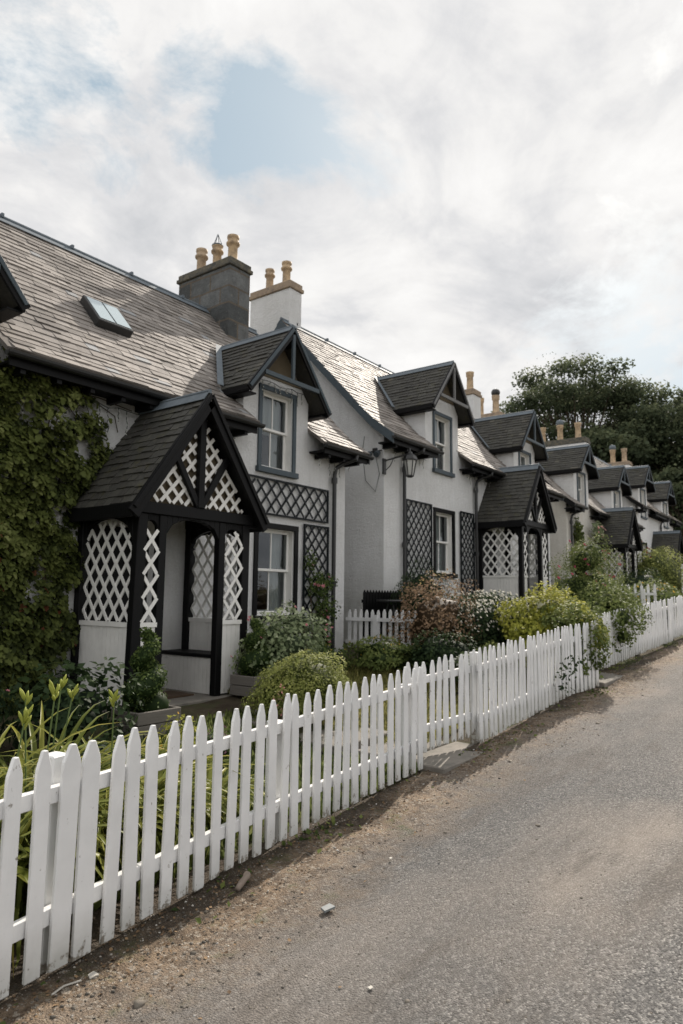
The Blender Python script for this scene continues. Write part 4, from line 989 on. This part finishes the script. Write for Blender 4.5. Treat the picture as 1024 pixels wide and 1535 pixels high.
# ------------------------------------------------------------------ garden planting
def fence_lim(q): return float(np.interp(q, [.2, 1.6, 3, 4.2, 5.45], [2.5, 2.77, 3.0, 3.13, 3.19]))
def daylily(label, x, y, n, h=.62, seed=1, stalks=2, sh=1.0, lean=None):
    rr = random.Random(seed); z0 = ground(x, y); o = thing('daylily', label, 'daylily', (x, y, z0), 'daylily clumps behind the nearest fence'); V = []; F = []; T = []
    for i in range(n):
        a = rr.uniform(0, 6.283); r0 = rr.uniform(0, .10); L = h*rr.uniform(.8, 1.45); w = rr.uniform(.010, .017); lean_ = rr.uniform(.45, 1.35); ns = 8; px = Vector((math.cos(a)*r0, math.sin(a)*r0, 0)); d = Vector((math.cos(a), math.sin(a), 0)); sd = Vector((-d.y, d.x, 0)); th = R(88-lean_*14); b0 = len(V); t = rr.random()*.9+(.1 if rr.random() < .06 else 0)
        for j in range(ns+1):
            q = j/ns; ww = w*(1-q**3)*(.7+.6*min(1, q*3)); V += [px-sd*ww+Vector((0,0,.0)), px-Vector((0,0,ww*.7)), px+sd*ww]
            if y+px.y+d.y*.1 < fence_lim(x+px.x)+.06 and i % 16: d = Vector((d.x, abs(d.y)*.3, d.z)); sd = Vector((-d.y, d.x, 0))
            px = px+(d*math.cos(th)+Vector((0,0,math.sin(th))))*(L/ns); th -= lean_*R(24)*(.5+q)
        for j in range(ns):
            for k in (0, 1): F.append((b0+3*j+k, b0+3*j+k+1, b0+3*j+k+4, b0+3*j+k+3)); T.append(min(1, t*.75+.3*j/ns))
    mb = MB(); mb.v = [tuple(v) for v in V]; mb.f = F; mb.m = [0]*len(F); mb.t = T; mb.build('foliage', M['lily'], o, sm=True)
    for s in range(stalks):
        a = rr.uniform(0, 6.28); q = Vector((math.cos(a)*.16, math.sin(a)*.1, sh*rr.uniform(.88, 1.05))); st = MB(); st.tube([(q.x*.2, q.y*.2, 0), (q.x*.6, q.y*.6, q.z*.55), q], [.006, .005, .004], 6)
        so = st.build('flower_stalk', M['stem'], o); bd = MB()
        for k in range(rr.randint(4, 7)):
            aa = rr.uniform(0, 6.28); e = Vector((math.cos(aa)*.03, math.sin(aa)*.03, rr.uniform(.03, .07))); c = q+Vector((0, 0, -.015*k*.5))
            bd.tube([c, c+e*.35, c+e*.8, c+e*1.15], [.003, .008, .009, .002], 6)
        bd.build('bud', M['budp'], so, sm=True)
    return o
spec = [(1.35, 3.4), (1.75, 3.45), (2.1, 3.65), (2.55, 3.6), (2.95, 3.7), (2.35, 4.0), (1.95, 4.0), (3.4, 3.7), (1.2, 3.8)]
names = ['daylily clump at the far left behind the near pickets', 'daylily clump behind the wide near pickets at the left', 'daylily clump with budding stalks left of centre', 'daylily clump leaning over the rail with one stalk', 'daylily clump below the heather at the fence', 'daylily clump with tall buds behind the others', 'rear left daylily clump in the shade', 'small daylily clump at the right end of the row', 'daylily clump at the left picture edge']
for i, ((x, y), nm) in enumerate(zip(spec, names)): daylily(nm, x, y, [120, 150, 150, 130, 95, 110, 110, 60, 110][i], [.84, .88, .84, .80, .66, .84, .84, .56, .84][i], 40+i, [1, 2, 2, 1, 0, 2, 1, 0, 1][i], [1.0, 1.05, 1.02, .98, .8, .98, .98, .8, .95][i])
b = bush('leafy_shrub', 'dark broad-leaved shrub between the ivy and the first porch', 'shrub', 3.35, 5.35, (.45,.4,.36), 900, .075, 'dark', 'oval', 5, .25, cz=.9, core=.45)
bush('leafy_shrub', 'low dark leafy plant in the bed behind the daylilies', 'shrub', 2.9, 4.6, (.5,.4,.2), 900, .06, 'dark', 'oval', 6, .2, fl=(8, .02, 'mauve'))
bush('leafy_shrub', 'dark shaded shrub at the left picture edge below the ivy', 'shrub', 2.4, 5.9, (.6,.5,.36), 1000, .07, 'dark', 'oval', 16, .2, fl=(10, .025, 'pink'))
bush('flowering_plant', 'small green plant with yellow-green tips in front of the left planter', 'plant', 3.75, 4.4, (.17,.16,.27), 520, .042, 'yellow', 'oval', 7, .25, fl=(7, .018, 'yellowp'), core=.4)
bush('heather', 'low mauve heather beside the path to the first porch', 'heather', 4.32, 4.65, (.24,.2,.13), 1200, .026, 'box', 'slim', 8, .2, fl=(90, .012, 'mauve'))
bush('round_shrub', 'rounded light green shrub in front of the lower window', 'shrub', 5.78, 4.9, (.57,.46,.37), 9000, .030, 'lime', 'oval', 9, .13)
bush('rose_bush', 'pale-leaved rose bush in front of the lower window', 'rose', 6.72, 5.9, (.66,.45,.45), 2300, .06, 'pale', 'oval', 10, .28, fl=(16, .03, 'pink'), core=.45, extra=[((.25,.1,.75),(.3,.25,.25),350), ((-.35,-.1,.62),(.25,.2,.25),260)])
bush('flowering_plant', 'dry reddish flower spike beside the round shrub', 'plant', 4.98, 4.45, (.07,.07,.3), 120, .03, 'brown', 'slim', 12, .2, fl=(10, .014, 'pink'), core=.2)
bush('leafy_shrub', 'low green plants with yellow flowers at the foot of the side fence', 'shrub', 8.8, 5.6, (.9,.5,.22), 2600, .05, 'mid', 'oval', 13, .25, fl=(26, .02, 'yellowp'))
bush('leafy_shrub', 'low green edging plant beside the lawn', 'shrub', 7.55, 6.2, (.55,.4,.25), 1300, .045, 'box', 'oval', 14, .2, fl=(12, .018, 'yellowp'))
bush('evergreen_shrub', 'dark feathery evergreen against the second cottage wall', 'shrub', 11.25, 6.55, (.62,.42,.68), 5200, .06, 'dark', 'slim', 15, .18)
bush('faded_shrub', 'brown faded shrub with dry flower heads', 'shrub', 9.65, 5.35, (.62,.5,.68), 4200, .045, 'brown', 'oval', 17, .24, core=.55)
bush('evergreen_shrub', 'dark green shrub at the foot of the faded brown shrub', 'shrub', 9.0, 4.9, (.5,.45,.32), 2600, .05, 'dark', 'oval', 18, .2)
bush('hydrangea', 'dark rounded shrub topped with small white flowers', 'shrub', 10.85, 5.0, (.98,.6,.58), 7500, .05, 'dark', 'oval', 19, .12, fl=(330, .032, 'whitep'))
bush('variegated_shrub', 'white-variegated shrub just behind the middle fence', 'shrub', 8.75, 4.35, (.42,.3,.3), 1500, .05, 'varieg', 'oval', 20, .22, core=.5)
bush('leafy_shrub', 'green leafy shrub between the variegated and yellow shrubs', 'shrub', 9.6, 4.25, (.5,.35,.33), 2200, .055, 'mid', 'oval', 21, .2)
y1 = bush('golden_shrub', 'golden yellow-green shrub spilling over the middle fence', 'shrub', 10.8, 3.95, (1.12,.66,.62), 11000, .055, 'yellow', 'oval', 22, .14, cz=.98, extra=[((-.5,-.72,.68),(.42,.24,.28),1500)])
bush('climbing_vine', 'green vine hanging over the far end of the middle fence', 'vine', 10.0, 3.2, (.34,.28,.52), 2300, .055, 'mid', 'oval', 23, .25, core=.4, cz=1.05, stems=0, extra=[((.1,.25,.9),(.35,.35,.25),900)])
bush('pink_shrub', 'large loose shrub with magenta flower spikes', 'shrub', 15.4, 4.75, (1.05,.7,.95), 7500, .07, 'mid', 'slim', 24, .26, fl=(30, .06, 'magenta'), core=.5, extra=[((-.8,-.2,.5),(.55,.45,.5),1600), ((.8,-.3,.6),(.55,.45,.6),1600), ((.2,0,1.75),(.45,.4,.4),900), ((-.4,0,1.6),(.35,.3,.35),700)])
bush('climbing_vine', 'pale green vine trailing over the fence below the pink shrub', 'vine', 12.9, 3.4, (.62,.32,.34), 1700, .055, 'mid', 'oval', 25, .3, core=.3, cz=2.3, stems=0, extra=[((.55,.3,1.05),(.7,.4,.4),1700), ((-.35,-.1,.45),(.22,.18,.3),420)])
bush('evergreen_shrub', 'dark shrub against the far end wall of the second cottage', 'shrub', 18.6, 6.3, (.8,.5,.55), 2200, .07, 'dark', 'slim', 26, .2)
bush('leafy_shrub', 'green shrub in front of the second porch', 'shrub', 15.5, 5.5, (.7,.5,.42), 2400, .06, 'mid', 'oval', 27, .2)
bush('leafy_shrub', 'green shrub behind the white-flowered shrub', 'shrub', 13.4, 6.0, (.7,.5,.38), 2000, .06, 'mid', 'oval', 28, .2)
bush('yellow_flowered_shrub', 'low shrub with yellow flowers behind the farthest fence', 'shrub', 22.0, 4.7, (1.2,.7,.5), 3000, .09, 'mid', 'oval', 29, .2, fl=(30, .05, 'yellowp'))
bush('evergreen_shrub', 'rounded dark shrub beyond the pink shrub', 'shrub', 23.5, 5.6, (1.2,.7,.65), 3000, .09, 'dark', 'slim', 30, .15)
bush('golden_shrub', 'tall golden-green shrub in the farthest garden', 'shrub', 27.5, 5.9, (1.9,.9,1.15), 4200, .11, 'lime', 'slim', 31, .15)
bush('leafy_shrub', 'mid green shrub between the far gardens', 'shrub', 19.8, 5.6, (.9,.6,.5), 2500, .08, 'mid', 'oval', 32, .2)
bush('rose_bush', 'red-flowered rose bush beside the third porch', 'rose', 27.6, 6.6, (.9,.5,1.1), 1600, .09, 'mid', 'oval', 33, .25, fl=(26, .09, 'red'), core=.4)
# climbing roses
def climber(label, x, y, z0, segs, leaf, size, mat, fl, name='climbing_rose', seed=1, stem=True):
    rr = np.random.default_rng(seed); o = thing(name, label, 'climber', (x, y, z0)); L = Leaves(); b = MB(); FP = []
    for (cx, cz, rx, rz, n) in segs:
        D = rdir(n); P = np.array([cx, -.09, cz])+D*np.array([rx, .12, rz])*rr.uniform(.3, 1.05, (n, 1)); L.add(P, rdir(n)+np.array([0,-.8,.4]), rdir(n)+np.array([0,-.2,-.3]), size*rr.uniform(.6, 1.2, n), .2+.7*rr.random(n), leaf)
        k = max(1, int(fl[0]*n/1000)); FP += [P[i]+np.array([0, -.06, 0]) for i in rr.integers(0, n, k)]
        b.tube([(0, -.05, -.1), (cx*.4, -.05, cz*.5), (cx, -.06, cz)], [.014, .010, .005], 5)
    L.build('foliage', M[mat], o)
    if stem: b.build('stem', M['bark'], o)
    if fl[0]: flowers(np.array(FP), fl[1], M[fl[2]], o)
    return o
climber('climbing rose with pink blooms on the trellis by the first downpipe', 8.85, 7.25, .6, [(.1, 1.15, .33, .25, 420), (.25, .75, .4, .3, 450), (-.15, 1.55, .15, .22, 130), (.2, .3, .3, .3, 260), (.35,1.25,.2,.15,120)], 'oval', .055, 'box', (9, .045, 'pink'), seed=3)
climber('green climber on the cream corner of the third cottage', 22.6, 7.3, 1.4, [(0, 2.2, .35, .6, 900), (.1, 1.2, .45, .7, 900), (0, .4, .5, .5, 600)], 'oval', .10, 'mid', (2, .05, 'whitep'), 'climbing_plant', 4)
climber('climbing rose with pale pink blooms beside the third porch', 23.8, 7.1, 1.4, [(.3, 2.5, .6, .35, 500), (0, 1.6, .6, .5, 600), (.3, .9, .6, .5, 500)], 'oval', .09, 'pale', (26, .08, 'blush'), seed=5)

# vines on the middle fence
climber('small dark vine sprigs growing through the middle fence', 8.75, 3.09, .28, [(0, .38, .2, .18, 40), (.3, .5, .12, .12, 26), (-.1, .2, .12, .1, 20)], 'oval', .06, 'dark', (0, .02, 'whitep'), 'climbing_plant', 8, False)

# ------------------------------------------------------------------ grass, weeds, pebbles, litter
def blades(name, label, n, area, hgt, mat, w=.006):
    x = rng.uniform(area[0], area[1], n); y = rng.uniform(area[2], area[3], n); z = np.array([ground(a, b) for a, b in zip(x, y)])-.01
    k = np.sin(x*2.1)*np.sin(y*3.3)+rng.normal(0, .5, n) > -.7; x, y, z = x[k], y[k], z[k]; n = len(x); L = Leaves()
    T = np.stack([rng.normal(0, .35, n), rng.normal(0, .35, n), np.ones(n)], 1); L.add(np.stack([x, y, z], 1), rdir(n)*np.array([1,1,.2]), T, hgt*rng.uniform(.6, 1.4, n), rng.random(n), 'slim'); o = L.build(name, M[mat]); tag(o, label, 'grass', None, 'stuff')
blades('lawn', 'short sunlit lawn in the front garden behind the fence', 42000, (5.9, 11.5, 3.6, 6.4), .055, 'grass')
blades('garden_grass', 'rough grass and weeds growing in the first garden', 16000, (.5, 5.4, 3.2, 5.4), .09, 'mid')
# weeds at the foot of the fence
n = 1500; x = rng.uniform(.8, 16, n); x = x[np.sin(x*5.3)+np.sin(x*2.1)+rng.normal(0, .6, n) > .4]; n = len(x)
fyv = np.array([np.interp(q, [.2, 1.6, 3, 4.2, 5.45, 6.57, 10.1, 11.85, 16.2], [2.5, 2.77, 3.0, 3.13, 3.19, 3.13, 3.04, 3.42, 3.24]) for q in x]); y = fyv-np.abs(rng.normal(.05, .12, n)); z = np.array([street(q) for q in x])+.005
L = Leaves(); L.add(np.stack([x, y, z], 1), rdir(n)+np.array([0, 0, 1.2]), rdir(n)+np.array([0, -.2, .8]), .038*rng.uniform(.5, 1.4, n), rng.random(n), 'oval'); tag(L.build('weeds', M['mid']), 'small green weeds along the foot of the picket fence', 'weeds', None, 'stuff')
# pebbles
def scatter(name, label, cat, n, xr, yf, size, mat, tf, sub=1, flat=.6):
    V, F = icos(sub); V = V*(1+.25*np.sin(V@np.array([3.1, 2.2, 4.1]))[:, None])*np.array([1, .8, flat]); L = Leaves()
    x = xr[0]+(xr[1]-xr[0])*rng.random(n)**1.6; y = yf(x, n); s = size*rng.lognormal(0, .45, n)
    z = np.array([street(a) for a in x])+.006+.012*np.sin(x*1.7+y)*np.sin(y*2.1)+s*.15; a = rng.uniform(0, 6.28, n)
    ca, sa = np.cos(a)[:, None], np.sin(a)[:, None]
    VX = V[None, :, 0]*ca-V[None, :, 1]*sa; VY = V[None, :, 0]*sa+V[None, :, 1]*ca; VZ = np.broadcast_to(V[None, :, 2], VX.shape)
    A = np.stack([VX, VY, VZ], 2)*s[:, None, None]+np.stack([x, y, z], 1)[:, None, :]
    FF = (np.arange(n)*len(V))[:, None, None]+F[None]; L.V.append(A.reshape(-1, 3)); L.F.append(FF.reshape(-1, 3)); L.T.append(np.repeat(tf(n), len(F))); L.n = 1
    tag(L.build(name, M[mat]), label, cat, None, 'stuff')
fl_ = lambda q: np.interp(q, [.2, 1.6, 3, 4.2, 5.45, 6.57, 10.1, 11.85, 16.2], [2.5, 2.77, 3.0, 3.13, 3.19, 3.13, 3.04, 3.42, 3.24])
scatter('gravel', 'loose gravel chips scattered over the road', 'gravel', 9000, (.8, 14), lambda x, n: fl_(x)-.1-3.6*rng.random(n),   .0030, 'pebble', lambda n: .45+rng.random(n)*.45)
scatter('verge_stones', 'small stones in the dirt verge below the fence', 'stones', 5200, (.8, 14), lambda x, n: fl_(x)+.05-np.abs(rng.normal(0, .38, n)), .0046, 'pebble', lambda n: rng.random(n)**.8)
n = 2600; x = .8+13*rng.random(n)**1.4; y = fl_(x)-np.abs(rng.normal(.05, .33, n)); z = np.array([street(q) for q in x])+.014
L = Leaves(); L.add(np.stack([x, y, z], 1), rdir(n)*.5+np.array([0,0,1.]), rdir(n), .015*rng.uniform(.4, 1.5, n), rng.random(n)*.9, 'card'); tag(L.build('leaf_litter', M['litter']), 'dry brown leaf litter and bark scraps on the verge', 'leaf litter', None, 'stuff')
o = MB(); o.tube([(-.07,-.02,.012), (-.02,0,.02), (.02,.012,.03), (.055,.03,.035), (.075,.05,.03)], [.014, .018, .017, .022, .012], 8)
tag(o.build('driftwood', M['drift'], sm=True, loc=(2.87, 2.80, .01)), 'pale knobbly stick lying on the verge below the fence', 'stick')
tag(MB().prism([(-.04,-.02,0), (.035,-.03,0), (.045,.015,0), (-.02,.02,0)], (0,0,.010)).build('slate_scrap', M['scrap'], loc=(2.93, 2.27, .012)), 'grey broken slate scrap lying on the road', 'slate scrap')
tag(MB().tube([(-.06,0,.008), (0,.012,.012), (.07,0,.008)], .004, 5).build('twig', M['scrapw'], loc=(1.72, 2.66, .008)), 'pale thin twig at the bottom left of the verge', 'twig')
tag(MB().prism([(-.02,-.015,0), (.02,-.02,0), (.022,.02,0), (-.01,.015,0)], (0,0,.006)).build('paper_scrap', M['scrapw'], loc=(1.84, 2.66, .012)), 'small white scrap beside the thin twig', 'scrap')
for k, (px, py, lab) in enumerate([(2.48, 1.69, 'white chip on the near asphalt'), (3.69, 2.37, 'pale chip on the road near the stick'), (6.9, 2.95, 'white paper scrap by the middle fence post'), (8.6, 2.85, 'white scrap below the middle fence')]):
    tag(MB().prism([(-.012,-.007,0), (.008,-.010,0), (.014,.006,0), (-.007,.009,0)], (0,0,.004)).build('paper_scrap', M['scrapw'], loc=(px, py, street(px)+.014)), lab, 'scrap')

# ------------------------------------------------------------------ trees
def tree(label, x, y, R0, H, seed, nclump=70, leaf=.34, per=260, base=None, trunk=True):
    rr = random.Random(seed); z0 = ground(x, y) if base is None else base; o = thing('tree', label, 'tree', (x, y, z0), 'trees beyond the terrace'); b = MB()
    b.tube([(0,0,-.5), (.1,0,H*.18), (0,.1,H*.4), (.2,0,H*.75)], [R0*.075, R0*.06, R0*.045, .05], 9); L = Leaves(); cl = []
    for i in range(nclump):
        a = rr.uniform(0, 6.283); u = rr.uniform(-.75, 1) ; u = math.copysign(abs(u)**.8, u); q = rr.uniform(.62, 1.0); rad = math.sqrt(max(0, 1-u*u))
        c = Vector((math.cos(a)*rad*R0*q, math.sin(a)*rad*R0*q, H*.58+u*H*.42*q)); s = R0*rr.uniform(.10, .24); cl.append((c, s))
        m = Vector((c.x*.4, c.y*.4, H*.3+(c.z-H*.3)*.5)); b.tube([(0, 0, H*rr.uniform(.2, .4)), m, c], [R0*.025, R0*.013, .02], 5)
    for (c, s) in cl:
        k = int(per*(s/(R0*.2))**2); D = rdir(k); P = np.array(c)+D*s*np.array([1.15, 1.15, .62])*rng.uniform(.35, 1.12, (k, 1))
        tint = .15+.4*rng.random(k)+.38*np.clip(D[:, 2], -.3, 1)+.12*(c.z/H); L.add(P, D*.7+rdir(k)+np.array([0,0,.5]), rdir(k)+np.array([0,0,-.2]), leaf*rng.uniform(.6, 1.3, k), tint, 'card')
    # sparse fringe
    k = nclump*30; D = rdir(k); D[:, 2] = np.abs(D[:, 2])*1.4-.5; D /= np.linalg.norm(D, axis=1, keepdims=True)
    P = np.array([0, 0, H*.58])+D*np.array([R0, R0, H*.42])*(lump(D, seed, 6, .09)*rng.uniform(.5, .98, k))[:, None]
    L.add(P, rdir(k), rdir(k), leaf*.65*rng.uniform(.6, 1.2, k), .2+.6*rng.random(k), 'card')
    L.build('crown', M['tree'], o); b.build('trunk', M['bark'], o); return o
tree('tall broad dark tree rising behind the far cottages', 59.0, 18.6, 7.4, 20.2, 1, 130, .21, 520)
tree('dark broad tree at the right behind the terrace end', 62, 12.0, 6.9, 16.8, 2, 110, .21, 520)
tree('lower dark tree behind the third cottage chimney', 57, 23.3, 3.8, 14.5, 3, 50, .24, 300)
tree('dark tree filling the gap at the right picture edge', 60, 7.6, 6.5, 14.5, 4, 80, .27, 280)
tree('dark hedge tree beyond the last cottage', 50, 8.5, 4.0, 8.5, 5, 60, .3, 240)
tree('dense dark tree low behind the last two cottages', 56, 18.0, 7.5, 13.0, 6, 90, .34, 260)

# ------------------------------------------------------------------ camera
PITCH, ROLL, YAW = R(7.0), R(.6), R(36.9)
fw = Vector((math.cos(PITCH)*math.cos(YAW), math.cos(PITCH)*math.sin(YAW), math.sin(PITCH)))
rt = Vector((math.sin(YAW), -math.cos(YAW), 0)); up = rt.cross(fw); up = up if up.z > 0 else -up
r2 = rt*math.cos(ROLL)+up*math.sin(ROLL); u2 = -rt*math.sin(ROLL)+up*math.cos(ROLL)
cd = bpy.data.cameras.new('camera'); cam = bpy.data.objects.new('camera', cd); COL.objects.link(cam)
mw = Matrix((( r2.x, u2.x, -fw.x, 0), (r2.y, u2.y, -fw.y, 0), (r2.z, u2.z, -fw.z, 1.6), (0, 0, 0, 1))); cam.matrix_world = mw
cd.sensor_fit = 'VERTICAL'; cd.sensor_height = 36; cd.sensor_width = 24; cd.lens = 24.0; cd.clip_end = 2000; cd.clip_start = .05
cd.dof.use_dof = True; cd.dof.focus_distance = 4.2; cd.dof.aperture_fstop = 3.2
sc.camera = cam

# ------------------------------------------------------------------ light
EL, AZ = R(37), R(16)       # sun above the terrace direction (+X), a touch behind the facades
s = Vector((math.cos(EL)*math.cos(AZ), math.cos(EL)*math.sin(AZ), math.sin(EL)))
sl = bpy.data.lights.new('sun', 'SUN'); sl.energy = 6.0; sl.angle = R(.6); sl.color = (1, .91, .80)
so = bpy.data.objects.new('sun', sl); COL.objects.link(so); so.rotation_euler = s.to_track_quat('Z', 'Y').to_euler(); so.location = (0, 0, 20)
w = bpy.data.worlds.new('World'); sc.world = w; w.use_nodes = True; nt = w.node_tree; N = nt.nodes; Lk = nt.links
for n_ in list(N): N.remove(n_)
def nn(t, **k):
    o = N.new(t)
    for a, v in k.items(): setattr(o, a, v)
    return o
out = nn('ShaderNodeOutputWorld'); sky = nn('ShaderNodeTexSky', sky_type='NISHITA', sun_disc=False, sun_elevation=EL, sun_rotation=R(90)-AZ); sky.dust_density = 2.0
bg1 = nn('ShaderNodeBackground'); bg1.inputs['Strength'].default_value = .10; Lk.new(sky.outputs[0], bg1.inputs['Color'])
tc = nn('ShaderNodeTexCoord'); sp = nn('ShaderNodeSeparateXYZ'); Lk.new(tc.outputs['Generated'], sp.inputs[0])
def mth(op, a, b=0, clamp=False):
    o = nn('ShaderNodeMath', operation=op, use_clamp=clamp)
    for i, v in enumerate((a, b)):
        if isinstance(v, bpy.types.NodeSocket): Lk.new(v, o.inputs[i])
        else: o.inputs[i].default_value = v
    return o.outputs[0]
den = mth('ADD', mth('MAXIMUM', sp.outputs[2], 0), .32); cx_ = mth('DIVIDE', sp.outputs[0], den); cy_ = mth('DIVIDE', sp.outputs[1], den)
cb = nn('ShaderNodeCombineXYZ'); Lk.new(cx_, cb.inputs[0]); Lk.new(cy_, cb.inputs[1])
def wn(scale, det, rough, off=(0,0,0), dist=0):
    mp = nn('ShaderNodeMapping'); mp.inputs['Location'].default_value = off; Lk.new(cb.outputs[0], mp.inputs[0])
    o = nn('ShaderNodeTexNoise'); o.inputs['Scale'].default_value = scale; o.inputs['Detail'].default_value = det; o.inputs['Roughness'].default_value = rough; o.inputs['Distortion'].default_value = dist
    Lk.new(mp.outputs[0], o.inputs['Vector']); return o.outputs['Fac']
def wramp(f, st):
    o = nn('ShaderNodeValToRGB'); e = o.color_ramp.elements
    while len(e) < len(st): e.new(.5)
    for i, (p, c) in enumerate(st): e[i].position = p; e[i].color = (*c, 1) if hasattr(c, '__len__') else (c, c, c, 1)
    Lk.new(f, o.inputs[0]); return o.outputs[0]
def dirdot(d, lo, hi):
    o = nn('ShaderNodeVectorMath', operation='DOT_PRODUCT'); nv = nn('ShaderNodeVectorMath', operation='NORMALIZE'); Lk.new(tc.outputs['Generated'], nv.inputs[0]); Lk.new(nv.outputs[0], o.inputs[0]); o.inputs[1].default_value = d
    mr = nn('ShaderNodeMapRange'); mr.inputs[1].default_value = lo; mr.inputs[2].default_value = hi; Lk.new(o.outputs['Value'], mr.inputs[0]); return mr.outputs[0]
def pix(px, py):
    d = fw*1023+r2*(px-512)-u2*(py-767.5); return d.normalized()[:]
gap = dirdot(pix(385, 160), math.cos(R(7.6)), 1.0); gap2 = dirdot(pix(540, 245), math.cos(R(7)), 1.0); gap3 = dirdot(pix(1015, 500), math.cos(R(13)), 1.0); gap4 = dirdot(pix(60, 40), math.cos(R(12)), 1.0)
dens = mth('ADD', mth('MULTIPLY', wn(3.1, 12, .66, (3.2, 1.7, 0), .35), .7), mth('MULTIPLY', wn(9.0, 8, .6, (.2, 4.7, 0), .5), .3))
hole = mth('ADD', mth('ADD', mth('MULTIPLY', gap, .26), mth('MULTIPLY', gap2, .13)), mth('ADD', mth('MULTIPLY', gap3, .18), mth('MULTIPLY', gap4, .16)))
m = mth('SUBTRACT', mth('ADD', dens, .11), hole)
mask = wramp(m, [(.37, .05), (.44, .6), (.50, 1)])
shade = wramp(mth('ADD', mth('MULTIPLY', wn(2.3, 12, .58, (8.1, 2.4, 0), .55), .72), mth('MULTIPLY', wn(6.5, 10, .62, (1, 5, 0), .4), .28)), [(.37, (.60, .61, .63)), (.46, (.73, .73, .74)), (.53, (.86, .85, .84)), (.62, (.95, .94, .925))])
nrm_ = nn('ShaderNodeVectorMath', operation='NORMALIZE'); Lk.new(tc.outputs['Generated'], nrm_.inputs[0]); dt_ = nn('ShaderNodeVectorMath', operation='DOT_PRODUCT'); Lk.new(nrm_.outputs[0], dt_.inputs[0]); dt_.inputs[1].default_value = Vector((.80, .42, .42)).normalized()[:]
side = wramp(mth('ADD', mth('MULTIPLY', dt_.outputs['Value'], .5), .5), [(.15, .92), (.60, .93), (.84, .74)])
bg2 = nn('ShaderNodeBackground'); Lk.new(mth('MULTIPLY', side, 1.42), bg2.inputs['Strength']); Lk.new(shade, bg2.inputs['Color'])
# thin haze softening the blue
bg3 = nn('ShaderNodeBackground'); bg3.inputs['Color'].default_value = (.44, .585, .67, 1); bg3.inputs['Strength'].default_value = 1.0
mxa = nn('ShaderNodeMixShader'); mxa.inputs[0].default_value = .7; Lk.new(bg1.outputs[0], mxa.inputs[1]); Lk.new(bg3.outputs[0], mxa.inputs[2])
mxb = nn('ShaderNodeMixShader'); Lk.new(mask, mxb.inputs[0]); Lk.new(mxa.outputs[0], mxb.inputs[1]); Lk.new(bg2.outputs[0], mxb.inputs[2]); Lk.new(mxb.outputs[0], out.inputs['Surface'])
sc.view_settings.view_transform = 'Standard'; sc.view_settings.look = 'None'; sc.view_settings.exposure = 0
sc.cycles.max_bounces = 6; sc.cycles.transparent_max_bounces = 8
